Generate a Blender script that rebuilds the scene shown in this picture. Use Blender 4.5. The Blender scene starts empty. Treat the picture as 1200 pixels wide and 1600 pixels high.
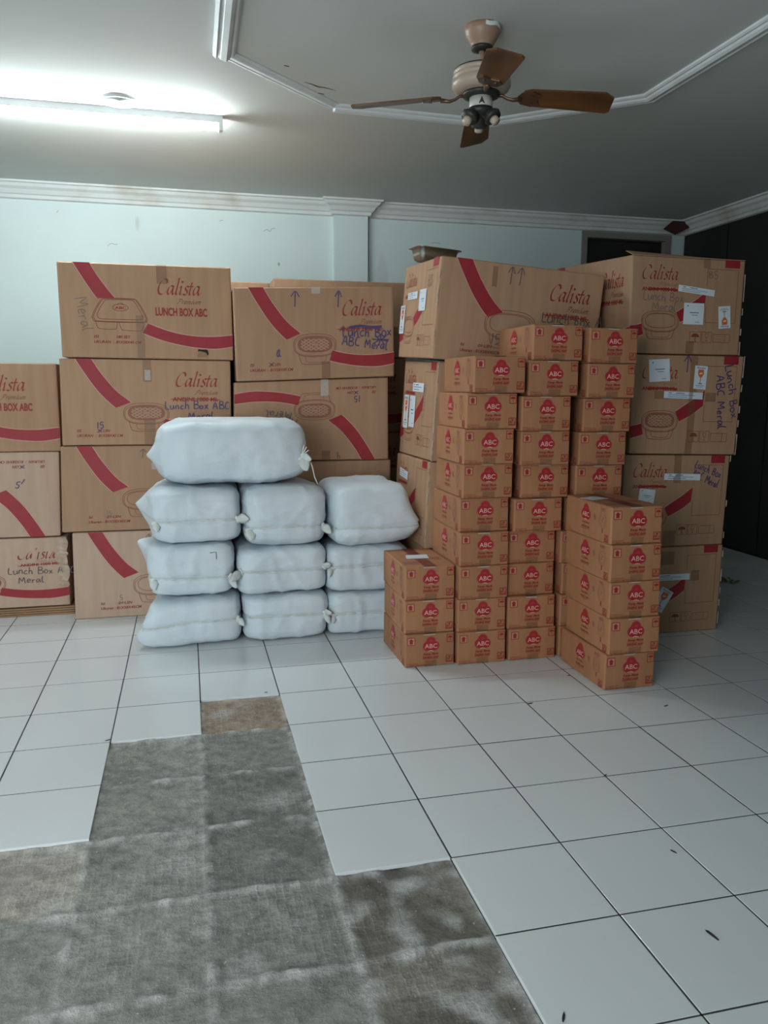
import bpy, bmesh, math, random
from mathutils import Vector, Matrix, noise
from mathutils.geometry import tessellate_polygon

S = bpy.context.scene
C = S.collection
R = random.Random(7)

# ------------------------------------------------------------------ camera, world, light, exposure
cam_d = bpy.data.cameras.new('camera'); cam = bpy.data.objects.new('camera', cam_d); C.objects.link(cam)
cam_d.sensor_fit = 'HORIZONTAL'; cam_d.sensor_width = 36.0; cam_d.lens = 36.0 * 1245.43 / 1200.0
cam_d.clip_start = 0.05
_yaw, _pit, _rol = 0.24159, -0.15405, 0.00422
_f = Vector((math.sin(_yaw)*math.cos(_pit), math.cos(_yaw)*math.cos(_pit), math.sin(_pit)))
_r = Vector((math.cos(_yaw), -math.sin(_yaw), 0)); _u = _r.cross(_f)
_r2 = _r*math.cos(_rol) + _u*math.sin(_rol); _u2 = -_r*math.sin(_rol) + _u*math.cos(_rol)
CAMP = Vector((-0.0155, -2.9685, 1.1762))
cam.matrix_world = Matrix(((_r2.x, _u2.x, -_f.x, CAMP.x), (_r2.y, _u2.y, -_f.y, CAMP.y), (_r2.z, _u2.z, -_f.z, CAMP.z), (0, 0, 0, 1)))
S.camera = cam

w = bpy.data.worlds.new('sky'); S.world = w; w.use_nodes = True
w.node_tree.nodes['Background'].inputs[0].default_value = (0.85, 0.93, 1.0, 1)
w.node_tree.nodes['Background'].inputs[1].default_value = 0.6

ad = bpy.data.lights.new('daylight_through_shopfront', 'AREA'); ad.shape = 'RECTANGLE'
ad.size = 1.7; ad.size_y = 2.1; ad.energy = 78; ad.color = (0.93, 0.97, 1.0)
al = bpy.data.objects.new('daylight_through_shopfront', ad); C.objects.link(al)
al.location = (-1.65, -3.60, 1.15); al.rotation_euler = (math.radians(90), 0, 0)   # faces +Y, fills the open shopfront

vs = S.view_settings
S.display_settings.display_device = 'sRGB'
vs.view_transform = 'Standard'; vs.look = 'None'; vs.gamma = 1.0; vs.use_curve_mapping = False
vs.exposure = 0.0

CEIL = 2.5
WALLY = 2.95
XL, XR, YF = -2.6, 3.93, -3.7

# ------------------------------------------------------------------ materials
def mat(name, col, rough=0.8, metal=0.0, noise_amt=0.0, noise_scale=8.0, bump=0.0, bump_scale=60.0,
        col2=None, alpha=1.0, emit=None, estr=0.0, rnd=0.0, spec=None, detail=4.0, stretch=None, lo=0.35, hi=0.65):
    m = bpy.data.materials.new(name); m.use_nodes = True
    nt = m.node_tree; b = nt.nodes['Principled BSDF']
    b.inputs['Roughness'].default_value = rough; b.inputs['Metallic'].default_value = metal
    b.inputs['Base Color'].default_value = (*col, 1); b.inputs['Alpha'].default_value = alpha
    if spec is not None: b.inputs['Specular IOR Level'].default_value = spec
    if emit: b.inputs['Emission Color'].default_value = (*emit, 1); b.inputs['Emission Strength'].default_value = estr
    src = None
    tc = nt.nodes.new('ShaderNodeTexCoord'); vec = tc.outputs['Object']
    if stretch:
        mp = nt.nodes.new('ShaderNodeMapping'); mp.inputs['Scale'].default_value = stretch
        nt.links.new(vec, mp.inputs['Vector']); vec = mp.outputs['Vector']
    if col2 is not None:
        n = nt.nodes.new('ShaderNodeTexNoise'); n.inputs['Scale'].default_value = noise_scale; n.inputs['Detail'].default_value = detail
        nt.links.new(vec, n.inputs['Vector'])
        cr = nt.nodes.new('ShaderNodeValToRGB'); cr.color_ramp.elements[0].position = lo; cr.color_ramp.elements[1].position = hi
        cr.color_ramp.elements[0].color = (*col, 1); cr.color_ramp.elements[1].color = (*col2, 1)
        nt.links.new(n.outputs['Fac'], cr.inputs['Fac']); src = cr.outputs['Color']
        nt.links.new(src, b.inputs['Base Color'])
    if rnd:
        oi = nt.nodes.new('ShaderNodeObjectInfo'); hs = nt.nodes.new('ShaderNodeHueSaturation')
        mr = nt.nodes.new('ShaderNodeMapRange'); mr.inputs['To Min'].default_value = 1-rnd; mr.inputs['To Max'].default_value = 1+rnd
        nt.links.new(oi.outputs['Random'], mr.inputs['Value']); nt.links.new(mr.outputs['Result'], hs.inputs['Value'])
        if src: nt.links.new(src, hs.inputs['Color'])
        else: hs.inputs['Color'].default_value = (*col, 1)
        nt.links.new(hs.outputs['Color'], b.inputs['Base Color'])
    if bump:
        n2 = nt.nodes.new('ShaderNodeTexNoise'); n2.inputs['Scale'].default_value = bump_scale; n2.inputs['Detail'].default_value = 5
        nt.links.new(vec, n2.inputs['Vector'])
        bp = nt.nodes.new('ShaderNodeBump'); bp.inputs['Strength'].default_value = bump; bp.inputs['Distance'].default_value = 0.01
        nt.links.new(n2.outputs['Fac'], bp.inputs['Height']); nt.links.new(bp.outputs['Normal'], b.inputs['Normal'])
    return m

M = {}
M['card'] = mat('kraft_cardboard', (0.40, 0.235, 0.138), 0.75, col2=(0.44, 0.265, 0.16), noise_scale=3.0, bump=0.06, bump_scale=40, rnd=0.06, stretch=(9, 9, .8))
M['card2'] = mat('orange_kraft_cardboard', (0.37, 0.165, 0.075), 0.7, col2=(0.40, 0.185, 0.09), noise_scale=4.0, bump=0.05, bump_scale=50, rnd=0.06, stretch=(9, 9, .8))
M['card_lit'] = mat('lit_kraft_cardboard', (0.49, 0.34, 0.245), 0.75, col2=(0.53, 0.375, 0.275), noise_scale=3.0, bump=0.06, bump_scale=40, stretch=(9, 9, .8))  # kraft paled for low left cartons: stronger light painted into the board colour
M['card_dk'] = mat('brown_board', (0.25, 0.14, 0.07), 0.7, col2=(0.33, 0.19, 0.10), noise_scale=5.0)
M['card_pale'] = mat('worn_pale_board', (0.55, 0.45, 0.36), 0.85, col2=(0.42, 0.31, 0.22), noise_scale=30.0)
M['red'] = mat('red_ink', (0.30, 0.016, 0.026), 0.6, col2=(0.33, 0.022, 0.034), noise_scale=14.0)
M['red_dk'] = mat('dark_red_ink', (0.30, 0.03, 0.025), 0.65)
M['red_line'] = mat('thin_red_ink', (0.25, 0.055, 0.035), 0.7)
M['red_soft'] = mat('washed_red_ink', (0.30, 0.12, 0.085), 0.7)
M['pale'] = mat('pale_outline_ink', (0.62, 0.38, 0.30), 0.7)
M['abc_red'] = mat('logo_red_ink', (0.36, 0.017, 0.022), 0.45, col2=(0.40, 0.025, 0.03), noise_scale=20.0)
M['abc_halo'] = mat('logo_halo_ink', (0.36, 0.12, 0.08), 0.6)
M['abc_pale'] = mat('logo_pale_letter', (0.72, 0.42, 0.36), 0.6)
M['icon_pale'] = mat('icon_ground_ink', (0.50, 0.25, 0.17), 0.6)
M['abc_line'] = mat('icon_red_ink', (0.30, 0.020, 0.018), 0.6)
M['pen_blue'] = mat('violet_marker', (0.075, 0.06, 0.16), 0.6)
M['pen_grey'] = mat('grey_marker', (0.13, 0.10, 0.10), 0.7)
M['pen_faint'] = mat('faint_marker', (0.24, 0.17, 0.14), 0.7)
M['paper'] = mat('white_paper', (0.74, 0.80, 0.86), 0.55, col2=(0.68, 0.74, 0.80), noise_scale=9)
M['print_blue'] = mat('blue_print', (0.08, 0.13, 0.30), 0.6)
M['orange'] = mat('orange_print', (0.72, 0.15, 0.03), 0.5)
M['tape'] = mat('brown_packing_tape', (0.26, 0.13, 0.065), 0.3, alpha=0.35, col2=(0.32, 0.17, 0.09), noise_scale=6, bump=0.08, bump_scale=14)
M['tape_shine'] = mat('crumpled_clear_tape', (0.80, 0.74, 0.68), 0.15, alpha=0.55, bump=1.0, bump_scale=120)
M['tape_red'] = mat('maroon_tape', (0.19, 0.03, 0.025), 0.35)
M['dark'] = mat('dark_hole', (0.03, 0.02, 0.015), 0.9)
M['sack'] = mat('woven_white_plastic', (0.60, 0.68, 0.74), 0.5, col2=(0.66, 0.73, 0.785), noise_scale=5, bump=0.12, bump_scale=160, rnd=0.02)
M['sack_seam'] = mat('cream_sack_hem', (0.66, 0.70, 0.68), 0.6, col2=(0.58, 0.62, 0.58), noise_scale=40, bump=0.3, bump_scale=120)
M['string'] = mat('white_string', (0.75, 0.77, 0.74), 0.7)
M['wall'] = mat('pale_blue_wall_paint', (0.66, 0.77, 0.76), 0.75, col2=(0.60, 0.70, 0.69), noise_scale=1.3, bump=0.05, bump_scale=25, lo=.4, hi=.8)
M['ceil'] = mat('ceiling_paint', (0.66, 0.70, 0.685), 0.8, col2=(0.61, 0.645, 0.625), noise_scale=0.9, bump=0.03, bump_scale=20, detail=2)
M['trim'] = mat('white_gypsum_trim', (0.74, 0.79, 0.80), 0.6, col2=(0.66, 0.70, 0.70), noise_scale=6)
M['trim_dirty'] = mat('stained_cornice', (0.70, 0.74, 0.73), 0.7, col2=(0.46, 0.38, 0.30), noise_scale=3.5, lo=.5, hi=.85)
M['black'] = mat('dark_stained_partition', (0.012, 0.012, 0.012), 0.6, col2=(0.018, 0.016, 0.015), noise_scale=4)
M['frame_wood'] = mat('grey_door_frame', (0.24, 0.23, 0.20), 0.7)
M['darkglass'] = mat('dark_transom_glass', (0.015, 0.015, 0.013), 0.25)
M['steel'] = mat('stainless_steel', (0.50, 0.52, 0.50), 0.3, metal=1.0, bump=0.05, bump_scale=8)
M['fan_cream'] = mat('aged_cream_enamel', (0.46, 0.38, 0.31), 0.4, col2=(0.40, 0.31, 0.24), noise_scale=7)
M['fan_pink'] = mat('faded_tan_canopy', (0.40, 0.26, 0.19), 0.4, col2=(0.34, 0.21, 0.15), noise_scale=9)
M['fan_white'] = mat('white_switch_cup', (0.60, 0.58, 0.54), 0.45)
M['chip'] = mat('chipped_white', (0.78, 0.80, 0.80), 0.6)
M['blade'] = mat('brown_lacquer_blade', (0.16, 0.062, 0.018), 0.3, col2=(0.055, 0.026, 0.012), noise_scale=2.2, stretch=(1.5, 6, 1), lo=.4, hi=.75)
M['bronze'] = mat('tarnished_bronze', (0.16, 0.10, 0.065), 0.35, metal=0.7)
M['fan_black'] = mat('black_fitting', (0.025, 0.024, 0.022), 0.45)
M['bulb'] = mat('old_socket_cream', (0.50, 0.42, 0.33), 0.5)
M['lampbody'] = mat('white_lamp_batten', (0.80, 0.82, 0.82), 0.45)
M['tube'] = mat('glowing_tube', (1, 1, 1), 0.4, emit=(0.88, 0.98, 1.0), estr=145.0)
M['downglass'] = mat('frosted_downlight_glass', (0.55, 0.62, 0.58), 0.35)
M['leaf'] = mat('dry_green_leaf', (0.09, 0.11, 0.03), 0.8, col2=(0.16, 0.13, 0.05), noise_scale=30)
M['flake'] = mat('black_flake', (0.02, 0.02, 0.02), 0.8)
M['rust_tape'] = mat('dark_red_rag', (0.055, 0.018, 0.016), 0.8)

def tile_mat():
    m = mat('white_glazed_tile', (0.72, 0.755, 0.77), 0.16, col2=(0.67, 0.70, 0.71), noise_scale=1.3, rnd=0.02, lo=.3, hi=.8, detail=2.0)
    nt = m.node_tree; b = nt.nodes['Principled BSDF']
    tc = nt.nodes.new('ShaderNodeTexCoord'); n = nt.nodes.new('ShaderNodeTexNoise'); n.inputs['Scale'].default_value = 3; n.inputs['Detail'].default_value = 2
    mr = nt.nodes.new('ShaderNodeMapRange'); mr.inputs['From Min'].default_value = .35; mr.inputs['From Max'].default_value = .7
    mr.inputs['To Min'].default_value = .16; mr.inputs['To Max'].default_value = .26
    ge = nt.nodes.new('ShaderNodeNewGeometry')
    for q in nt.nodes:
        if q.type == 'TEX_NOISE': nt.links.new(ge.outputs['Position'], q.inputs['Vector'])
    nt.links.new(n.outputs['Fac'], mr.inputs['Value']); nt.links.new(mr.outputs['Result'], b.inputs['Roughness'])
    return m
M['tile'] = tile_mat()

def concrete_mat():
    m = bpy.data.materials.new('bare_cement_bed'); m.use_nodes = True; nt = m.node_tree; b = nt.nodes['Principled BSDF']
    b.inputs['Roughness'].default_value = 0.85
    at = nt.nodes.new('ShaderNodeVertexColor'); at.layer_name = 'tint'
    tc = nt.nodes.new('ShaderNodeTexCoord')
    n1 = nt.nodes.new('ShaderNodeTexNoise'); n1.inputs['Scale'].default_value = 30; n1.inputs['Detail'].default_value = 8; n1.inputs['Roughness'].default_value = .7
    n2 = nt.nodes.new('ShaderNodeTexNoise'); n2.inputs['Scale'].default_value = 9; n2.inputs['Detail'].default_value = 8; n2.inputs['Roughness'].default_value = .65
    r1 = nt.nodes.new('ShaderNodeValToRGB'); r1.color_ramp.elements[0].position = .36; r1.color_ramp.elements[0].color = (.70, .70, .69, 1)
    r1.color_ramp.elements[1].position = .68; r1.color_ramp.elements[1].color = (1.28, 1.26, 1.23, 1)
    mx = nt.nodes.new('ShaderNodeMix'); mx.data_type = 'RGBA'; mx.blend_type = 'MULTIPLY'; mx.inputs[0].default_value = 1
    r2 = nt.nodes.new('ShaderNodeValToRGB'); r2.color_ramp.elements[0].position = .58; r2.color_ramp.elements[0].color = (0, 0, 0, 1)
    r2.color_ramp.elements[1].position = .74; r2.color_ramp.elements[1].color = (.6, .6, .6, 1)
    mx2 = nt.nodes.new('ShaderNodeMix'); mx2.data_type = 'RGBA'; mx2.inputs[7].default_value = (.55, .55, .53, 1)
    bp = nt.nodes.new('ShaderNodeBump'); bp.inputs['Strength'].default_value = 1.0; bp.inputs['Distance'].default_value = .014
    for n in (n1, n2): nt.links.new(tc.outputs['Object'], n.inputs['Vector'])
    hsum = n1.outputs['Fac']
    msk = nt.nodes.new('ShaderNodeTexNoise'); msk.inputs['Scale'].default_value = 3.1; msk.inputs['Detail'].default_value = 3; nt.links.new(tc.outputs['Object'], msk.inputs['Vector'])
    mkr = nt.nodes.new('ShaderNodeMapRange'); mkr.inputs['From Min'].default_value = .4; mkr.inputs['From Max'].default_value = .65; mkr.inputs['To Max'].default_value = .075; nt.links.new(msk.outputs['Fac'], mkr.inputs['Value'])
    for d_ in 'XY':
        wv = nt.nodes.new('ShaderNodeTexWave'); wv.bands_direction = d_; wv.inputs['Scale'].default_value = 15.5; wv.inputs['Distortion'].default_value = 2.5; wv.inputs['Detail'].default_value = 2; wv.inputs['Detail Scale'].default_value = 2
        nt.links.new(tc.outputs['Object'], wv.inputs['Vector'])
        pw = nt.nodes.new('ShaderNodeMath'); pw.operation = 'POWER'; pw.inputs[1].default_value = 5; nt.links.new(wv.outputs['Fac'], pw.inputs[0])
        ma = nt.nodes.new('ShaderNodeMath'); ma.operation = 'MULTIPLY_ADD'; nt.links.new(pw.outputs[0], ma.inputs[0]); nt.links.new(mkr.outputs['Result'], ma.inputs[1]); nt.links.new(hsum, ma.inputs[2]); hsum = ma.outputs[0]
    nt.links.new(hsum, r1.inputs['Fac']); nt.links.new(at.outputs['Color'], mx.inputs[6]); nt.links.new(r1.outputs['Color'], mx.inputs[7])
    nt.links.new(n2.outputs['Fac'], r2.inputs['Fac']); nt.links.new(r2.outputs['Color'], mx2.inputs[0]); nt.links.new(mx.outputs[2], mx2.inputs[6])
    n3 = nt.nodes.new('ShaderNodeTexNoise'); n3.inputs['Scale'].default_value = 95; n3.inputs['Detail'].default_value = 3; nt.links.new(tc.outputs['Object'], n3.inputs['Vector'])
    r3 = nt.nodes.new('ShaderNodeMapRange'); r3.inputs['From Min'].default_value = .68; r3.inputs['From Max'].default_value = .74; r3.inputs['To Max'].default_value = .75; nt.links.new(n3.outputs['Fac'], r3.inputs['Value'])
    mx3 = nt.nodes.new('ShaderNodeMix'); mx3.data_type = 'RGBA'; mx3.inputs[7].default_value = (.68, .68, .66, 1); nt.links.new(r3.outputs['Result'], mx3.inputs[0]); nt.links.new(mx2.outputs[2], mx3.inputs[6])
    nt.links.new(mx3.outputs[2], b.inputs['Base Color']); nt.links.new(hsum, bp.inputs['Height']); nt.links.new(bp.outputs['Normal'], b.inputs['Normal'])
    return m
M['concrete'] = concrete_mat()

def add_stains(m, spots):
    """brown water stains / scuffs with a shape of their own: soft noisy discs at object-space places"""
    nt = m.node_tree; b = nt.nodes['Principled BSDF']
    src = b.inputs['Base Color'].links[0].from_socket
    tc = nt.nodes.new('ShaderNodeTexCoord'); nz = nt.nodes.new('ShaderNodeTexNoise'); nz.inputs['Scale'].default_value = 5; nz.inputs['Detail'].default_value = 6
    nt.links.new(tc.outputs['Object'], nz.inputs['Vector'])
    for (p, sc, rad, col, amt) in spots:
        mp = nt.nodes.new('ShaderNodeMapping'); mp.vector_type = 'TEXTURE'; mp.inputs['Location'].default_value = p; mp.inputs['Scale'].default_value = sc
        nt.links.new(tc.outputs['Object'], mp.inputs['Vector'])
        ln = nt.nodes.new('ShaderNodeVectorMath'); ln.operation = 'LENGTH'; nt.links.new(mp.outputs['Vector'], ln.inputs[0])
        ad_ = nt.nodes.new('ShaderNodeMath'); ad_.operation = 'MULTIPLY_ADD'; ad_.inputs[1].default_value = -1.6
        nt.links.new(nz.outputs['Fac'], ad_.inputs[0]); nt.links.new(ln.outputs['Value'], ad_.inputs[2])
        mr = nt.nodes.new('ShaderNodeMapRange'); mr.inputs['From Min'].default_value = rad-.8; mr.inputs['From Max'].default_value = rad-1.3
        mr.inputs['To Max'].default_value = amt; nt.links.new(ad_.outputs[0], mr.inputs['Value'])
        mx = nt.nodes.new('ShaderNodeMix'); mx.data_type = 'RGBA'; mx.inputs[7].default_value = (*col, 1)
        nt.links.new(mr.outputs['Result'], mx.inputs[0]); nt.links.new(src, mx.inputs[6]); src = mx.outputs[2]
    nt.links.new(src, b.inputs['Base Color'])

# ------------------------------------------------------------------ mesh helpers
def link(o, parent=None, name=None):
    C.objects.link(o)
    if parent is not None: o.parent = parent
    return o
def obj(name, me, parent=None, loc=None):
    o = bpy.data.objects.new(name, me); link(o, parent)
    if loc is not None: o.location = loc
    return o
def tag(o, label, cat, group=None):
    o['label'] = label; o['category'] = cat
    if group: o['group'] = group
    return o
def thing(name, label, cat, loc=(0, 0, 0), rot=(0, 0, 0), group=None):
    o = bpy.data.objects.new(name, None); o.empty_display_size = .05; C.objects.link(o); o.location = loc; o.rotation_euler = rot
    return tag(o, label, cat, group)
def struct(o): o['kind'] = 'structure'; return o

class MB:
    def __init__(s): s.v = []; s.f = []; s.m = []; s.mats = []
    def mi(s, m):
        if m not in s.mats: s.mats.append(m)
        return s.mats.index(m)
    def add(s, vs, fs, m):
        b = len(s.v); k = s.mi(m); s.v += [tuple(v) for v in vs]
        for f in fs: s.f.append([b+i for i in f]); s.m.append(k)
    def box(s, x0, x1, y0, y1, z0, z1, m):
        vs = [(x, y, z) for z in (z0, z1) for y in (y0, y1) for x in (x0, x1)]
        s.add(vs, [(0, 2, 3, 1), (4, 5, 7, 6), (0, 1, 5, 4), (2, 6, 7, 3), (0, 4, 6, 2), (1, 3, 7, 5)], m)
    def lathe(s, prof, m, n=28, c=(0, 0), cap=True):
        vs = []
        for (r, z) in prof:
            for i in range(n):
                a = 2*math.pi*i/n; vs.append((c[0]+r*math.cos(a), c[1]+r*math.sin(a), z))
        fs = [(j*n+i, j*n+(i+1) % n, (j+1)*n+(i+1) % n, (j+1)*n+i) for j in range(len(prof)-1) for i in range(n)]
        if cap: fs += [tuple(range(n)), tuple((len(prof)-1)*n+i for i in range(n))]
        s.add(vs, fs, m)
    def tube(s, pts, r, m, n=8, flat=1.0):
        pts = [Vector(p) for p in pts]; vs = []
        for i, p in enumerate(pts):
            t = (pts[min(i+1, len(pts)-1)]-pts[max(i-1, 0)]).normalized()
            a = t.cross(Vector((0, 0, 1)));
            if a.length < .05: a = t.cross(Vector((0, 1, 0)))
            a.normalize(); b = a.cross(t)
            rr = r[i] if isinstance(r, (list, tuple)) else r
            for k in range(n):
                an = 2*math.pi*k/n; vs.append(p+a*math.cos(an)*rr+b*math.sin(an)*rr*flat)
        fs = [(j*n+i, j*n+(i+1) % n, (j+1)*n+(i+1) % n, (j+1)*n+i) for j in range(len(pts)-1) for i in range(n)]
        fs += [tuple(range(n)), tuple((len(pts)-1)*n+i for i in range(n))]
        s.add(vs, fs, m)
    def mesh(s, name, smooth=False):
        me = bpy.data.meshes.new(name); me.from_pydata(s.v, [], s.f)
        for m in s.mats: me.materials.append(M[m])
        me.polygons.foreach_set('material_index', s.m)
        bm = bmesh.new(); bm.from_mesh(me)
        if not getattr(s, 'keep', False): bmesh.ops.recalc_face_normals(bm, faces=bm.faces)
        bm.to_mesh(me); bm.free()
        if smooth: me.polygons.foreach_set('use_smooth', [True]*len(me.polygons))
        me.update(); return me
    def build(s, name, parent=None, loc=None, smooth=False): return obj(name, s.mesh(name, smooth), parent, loc)

# ------------------------------------------------------------------ 2-D print helpers (metres on a face)
_tc = {}
def text2d(s, bold=0.0, shear=0.0):
    k = (s, bold, shear)
    if k in _tc: return _tc[k]
    cu = bpy.data.curves.new('t', 'FONT'); cu.body = s; cu.size = 1; cu.offset = bold; cu.shear = shear; cu.resolution_u = 3
    o = bpy.data.objects.new('t', cu); C.objects.link(o)
    me = bpy.data.meshes.new_from_object(o)
    vs = [(v.co.x, v.co.y) for v in me.vertices]; fs = [tuple(p.vertices) for p in me.polygons]
    bpy.data.objects.remove(o); bpy.data.curves.remove(cu); bpy.data.meshes.remove(me)
    x0 = min(v[0] for v in vs); x1 = max(v[0] for v in vs); y0 = min(v[1] for v in vs); y1 = max(v[1] for v in vs)
    vs = [((x-x0)/(x1-x0), (y-y0)/(y1-y0)) for x, y in vs]
    _tc[k] = (vs, fs); return _tc[k]

def smooth_pts(pts, n=5):
    if len(pts) < 3: return pts
    out = []; P = [pts[0]]+list(pts)+[pts[-1]]
    for i in range(1, len(P)-2):
        a, b, c, d = P[i-1], P[i], P[i+1], P[i+2]
        for j in range(n):
            t = j/n
            out.append(tuple(.5*((2*b[k])+(c[k]-a[k])*t+(2*a[k]-5*b[k]+4*c[k]-d[k])*t*t+(3*b[k]-a[k]-3*c[k]+d[k])*t**3) for k in (0, 1)))
    out.append(pts[-1]); return out

class Art:
    """flat print collected in metres on a face; level stacks thin layers"""
    def __init__(s): s.items = []; s.cuts = [0]
    def cut(s): s.cuts.append(len(s.items))
    def split(s):
        c = sorted(set(s.cuts+[len(s.items)])); out = []
        for a, b in zip(c, c[1:]):
            q = Art(); q.items = s.items[a:b]; out.append(q)
        return out
    def poly(s, pts, m, lv=0):
        tr = tessellate_polygon([[Vector((p[0], p[1], 0)) for p in pts]])
        s.items.append((list(pts), [tuple(t) for t in tr], m, lv)); return s
    def raw(s, vs, fs, m, lv=0): s.items.append((vs, fs, m, lv))
    def rect(s, x0, y0, x1, y1, m, lv=0): s.raw([(x0, y0), (x1, y0), (x1, y1), (x0, y1)], [(0, 1, 2, 3)], m, lv)
    def quad(s, cx, cy, w, h, ang, m, lv=0, n=1):
        c, sn = math.cos(ang), math.sin(ang)
        s.raw([(cx+c*a*w/2-sn*b*h/2, cy+sn*a*w/2+c*b*h/2) for a, b in ((-1, -1), (1, -1), (1, 1), (-1, 1))], [(0, 1, 2, 3)], m, lv)
    def text(s, t, x0, y0, x1, y1, m, lv=1, bold=0.0, shear=0.0, ang=0.0):
        vs, fs = text2d(t, bold, shear); c, sn = math.cos(ang), math.sin(ang)
        s.raw([(x0+c*x*(x1-x0)-sn*y*(y1-y0), y0+sn*x*(x1-x0)+c*y*(y1-y0)) for x, y in vs], fs, m, lv)
    def strip(s, pts, wd, m, lv=1, closed=False):
        n = len(pts); vs = []
        for i, p in enumerate(pts):
            a = pts[(i-1) % n] if closed else pts[max(i-1, 0)]; b = pts[(i+1) % n] if closed else pts[min(i+1, n-1)]
            dx, dy = b[0]-a[0], b[1]-a[1]; l = math.hypot(dx, dy) or 1
            nx, ny = -dy/l*wd/2, dx/l*wd/2; vs += [(p[0]+nx, p[1]+ny), (p[0]-nx, p[1]-ny)]
        k = n if closed else n-1
        s.raw(vs, [(2*i, 2*i+1, (2*i+3) % (2*n), (2*i+2) % (2*n)) for i in range(k)], m, lv)
    def outline(s, x0, y0, x1, y1, wd, m, lv=1):
        for a in (((x0, y0), (x1, y0)), ((x1, y0), (x1, y1)), ((x1, y1), (x0, y1)), ((x0, y1), (x0, y0))): s.strip(a, wd, m, lv)
    def nib(s, pts, wd, ang, m, lv=1):
        nx, ny = math.cos(ang)*wd/2, math.sin(ang)*wd/2; vs = []
        for p in pts: vs += [(p[0]-nx, p[1]-ny), (p[0]+nx, p[1]+ny)]
        s.raw(vs, [(2*i, 2*i+1, 2*i+3, 2*i+2) for i in range(len(pts)-1)], m, lv)
    def realise(s, face, name, parent, flip=False):
        if not s.items: return None
        mb = MB(); mb.keep = True
        for vs, fs, m, lv in s.items:
            out = []
            for x, y in vs:
                if flip: x, y = face.w-x, face.h-y
                out.append(face(x, y, .0009+.0004*lv))
            # keep triangles facing outward
            good = []
            for f in fs:
                a, b, c = out[f[0]], out[f[1]], out[f[2]]
                nn = (Vector(b)-Vector(a)).cross(Vector(c)-Vector(a))
                good.append(tuple(f) if nn.dot(face.n) >= 0 else tuple(reversed(f)))
            mb.add(out, good, m)
        return mb.build(name, parent)

class Face:
    def __init__(s, p00, p10, p11, p01, w, h, n, bulge=0.0):
        s.p = [Vector(a) for a in (p00, p10, p11, p01)]; s.w = w; s.h = h; s.n = Vector(n); s.b = bulge
    def __call__(s, x, y, off=0.0):
        u = x/s.w; v = y/s.h; a, b, c, d = s.p
        q = a*(1-u)*(1-v)+b*u*(1-v)+c*u*v+d*(1-u)*v
        uu = min(max(u, 0), 1); vv = min(max(v, 0), 1)
        return q+s.n*(off+s.b*16*uu*(1-uu)*vv*(1-vv))

def box_mesh(name, co, bulge, m, nx=8, ny=6, nz=6, e=.012):
    """co: 8 corners keyed (a,b,c) in {0,1}; bulging, softly edged cardboard body"""
    def g(n): return [0, e]+[i/n for i in range(1, n)]+[1-e, 1]
    A, B, D = g(nx), g(ny), g(nz)
    ctr = sum((Vector(v) for v in co.values()), Vector())/8
    idx = {}; mb = MB()
    bl = bulge
    def vert(i, j, k):
        if (i, j, k) in idx: return idx[(i, j, k)]
        a, b, c = A[i], B[j], D[k]; p = Vector()
        for (x, y, z), q in co.items(): p += Vector(q)*((a if x else 1-a)*(b if y else 1-b)*(c if z else 1-c))
        f = lambda t: 4*t*(1-t)
        if j == 0: p.y -= bl*f(a)*f(c)
        if j == len(B)-1: p.y += bl*f(a)*f(c)
        if i == 0: p.x -= .4*bl*f(b)*f(c)
        if i == len(A)-1: p.x += .4*bl*f(b)*f(c)
        ex = (i in (0, len(A)-1))+(j in (0, len(B)-1))+(k in (0, len(D)-1))
        if ex >= 2:
            d = Vector((0, 0, 0)); s_ = .0022
            if i in (0, len(A)-1): d.x = s_ if i == 0 else -s_
            if j in (0, len(B)-1): d.y = s_ if j == 0 else -s_
            if k in (0, len(D)-1): d.z = s_ if k == 0 else -s_
            p += d
        idx[(i, j, k)] = len(mb.v); mb.v.append(tuple(p)); return idx[(i, j, k)]
    la, lb, lc = len(A)-1, len(B)-1, len(D)-1
    def q(*f): mb.f.append([vert(*t) for t in f]); mb.m.append(mb.mi(m))
    for i in range(la):
        for k in range(lc):
            q((i, 0, k), (i+1, 0, k), (i+1, 0, k+1), (i, 0, k+1)); q((i, lb, k), (i, lb, k+1), (i+1, lb, k+1), (i+1, lb, k))
    for j in range(lb):
        for k in range(lc):
            q((0, j, k), (0, j, k+1), (0, j+1, k+1), (0, j+1, k)); q((la, j, k), (la, j+1, k), (la, j+1, k+1), (la, j, k+1))
    for i in range(la):
        for j in range(lb):
            q((i, j, 0), (i, j+1, 0), (i+1, j+1, 0), (i+1, j, 0)); q((i, j, lc), (i+1, j, lc), (i+1, j+1, lc), (i, j+1, lc))
    return mb.mesh(name)

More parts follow.
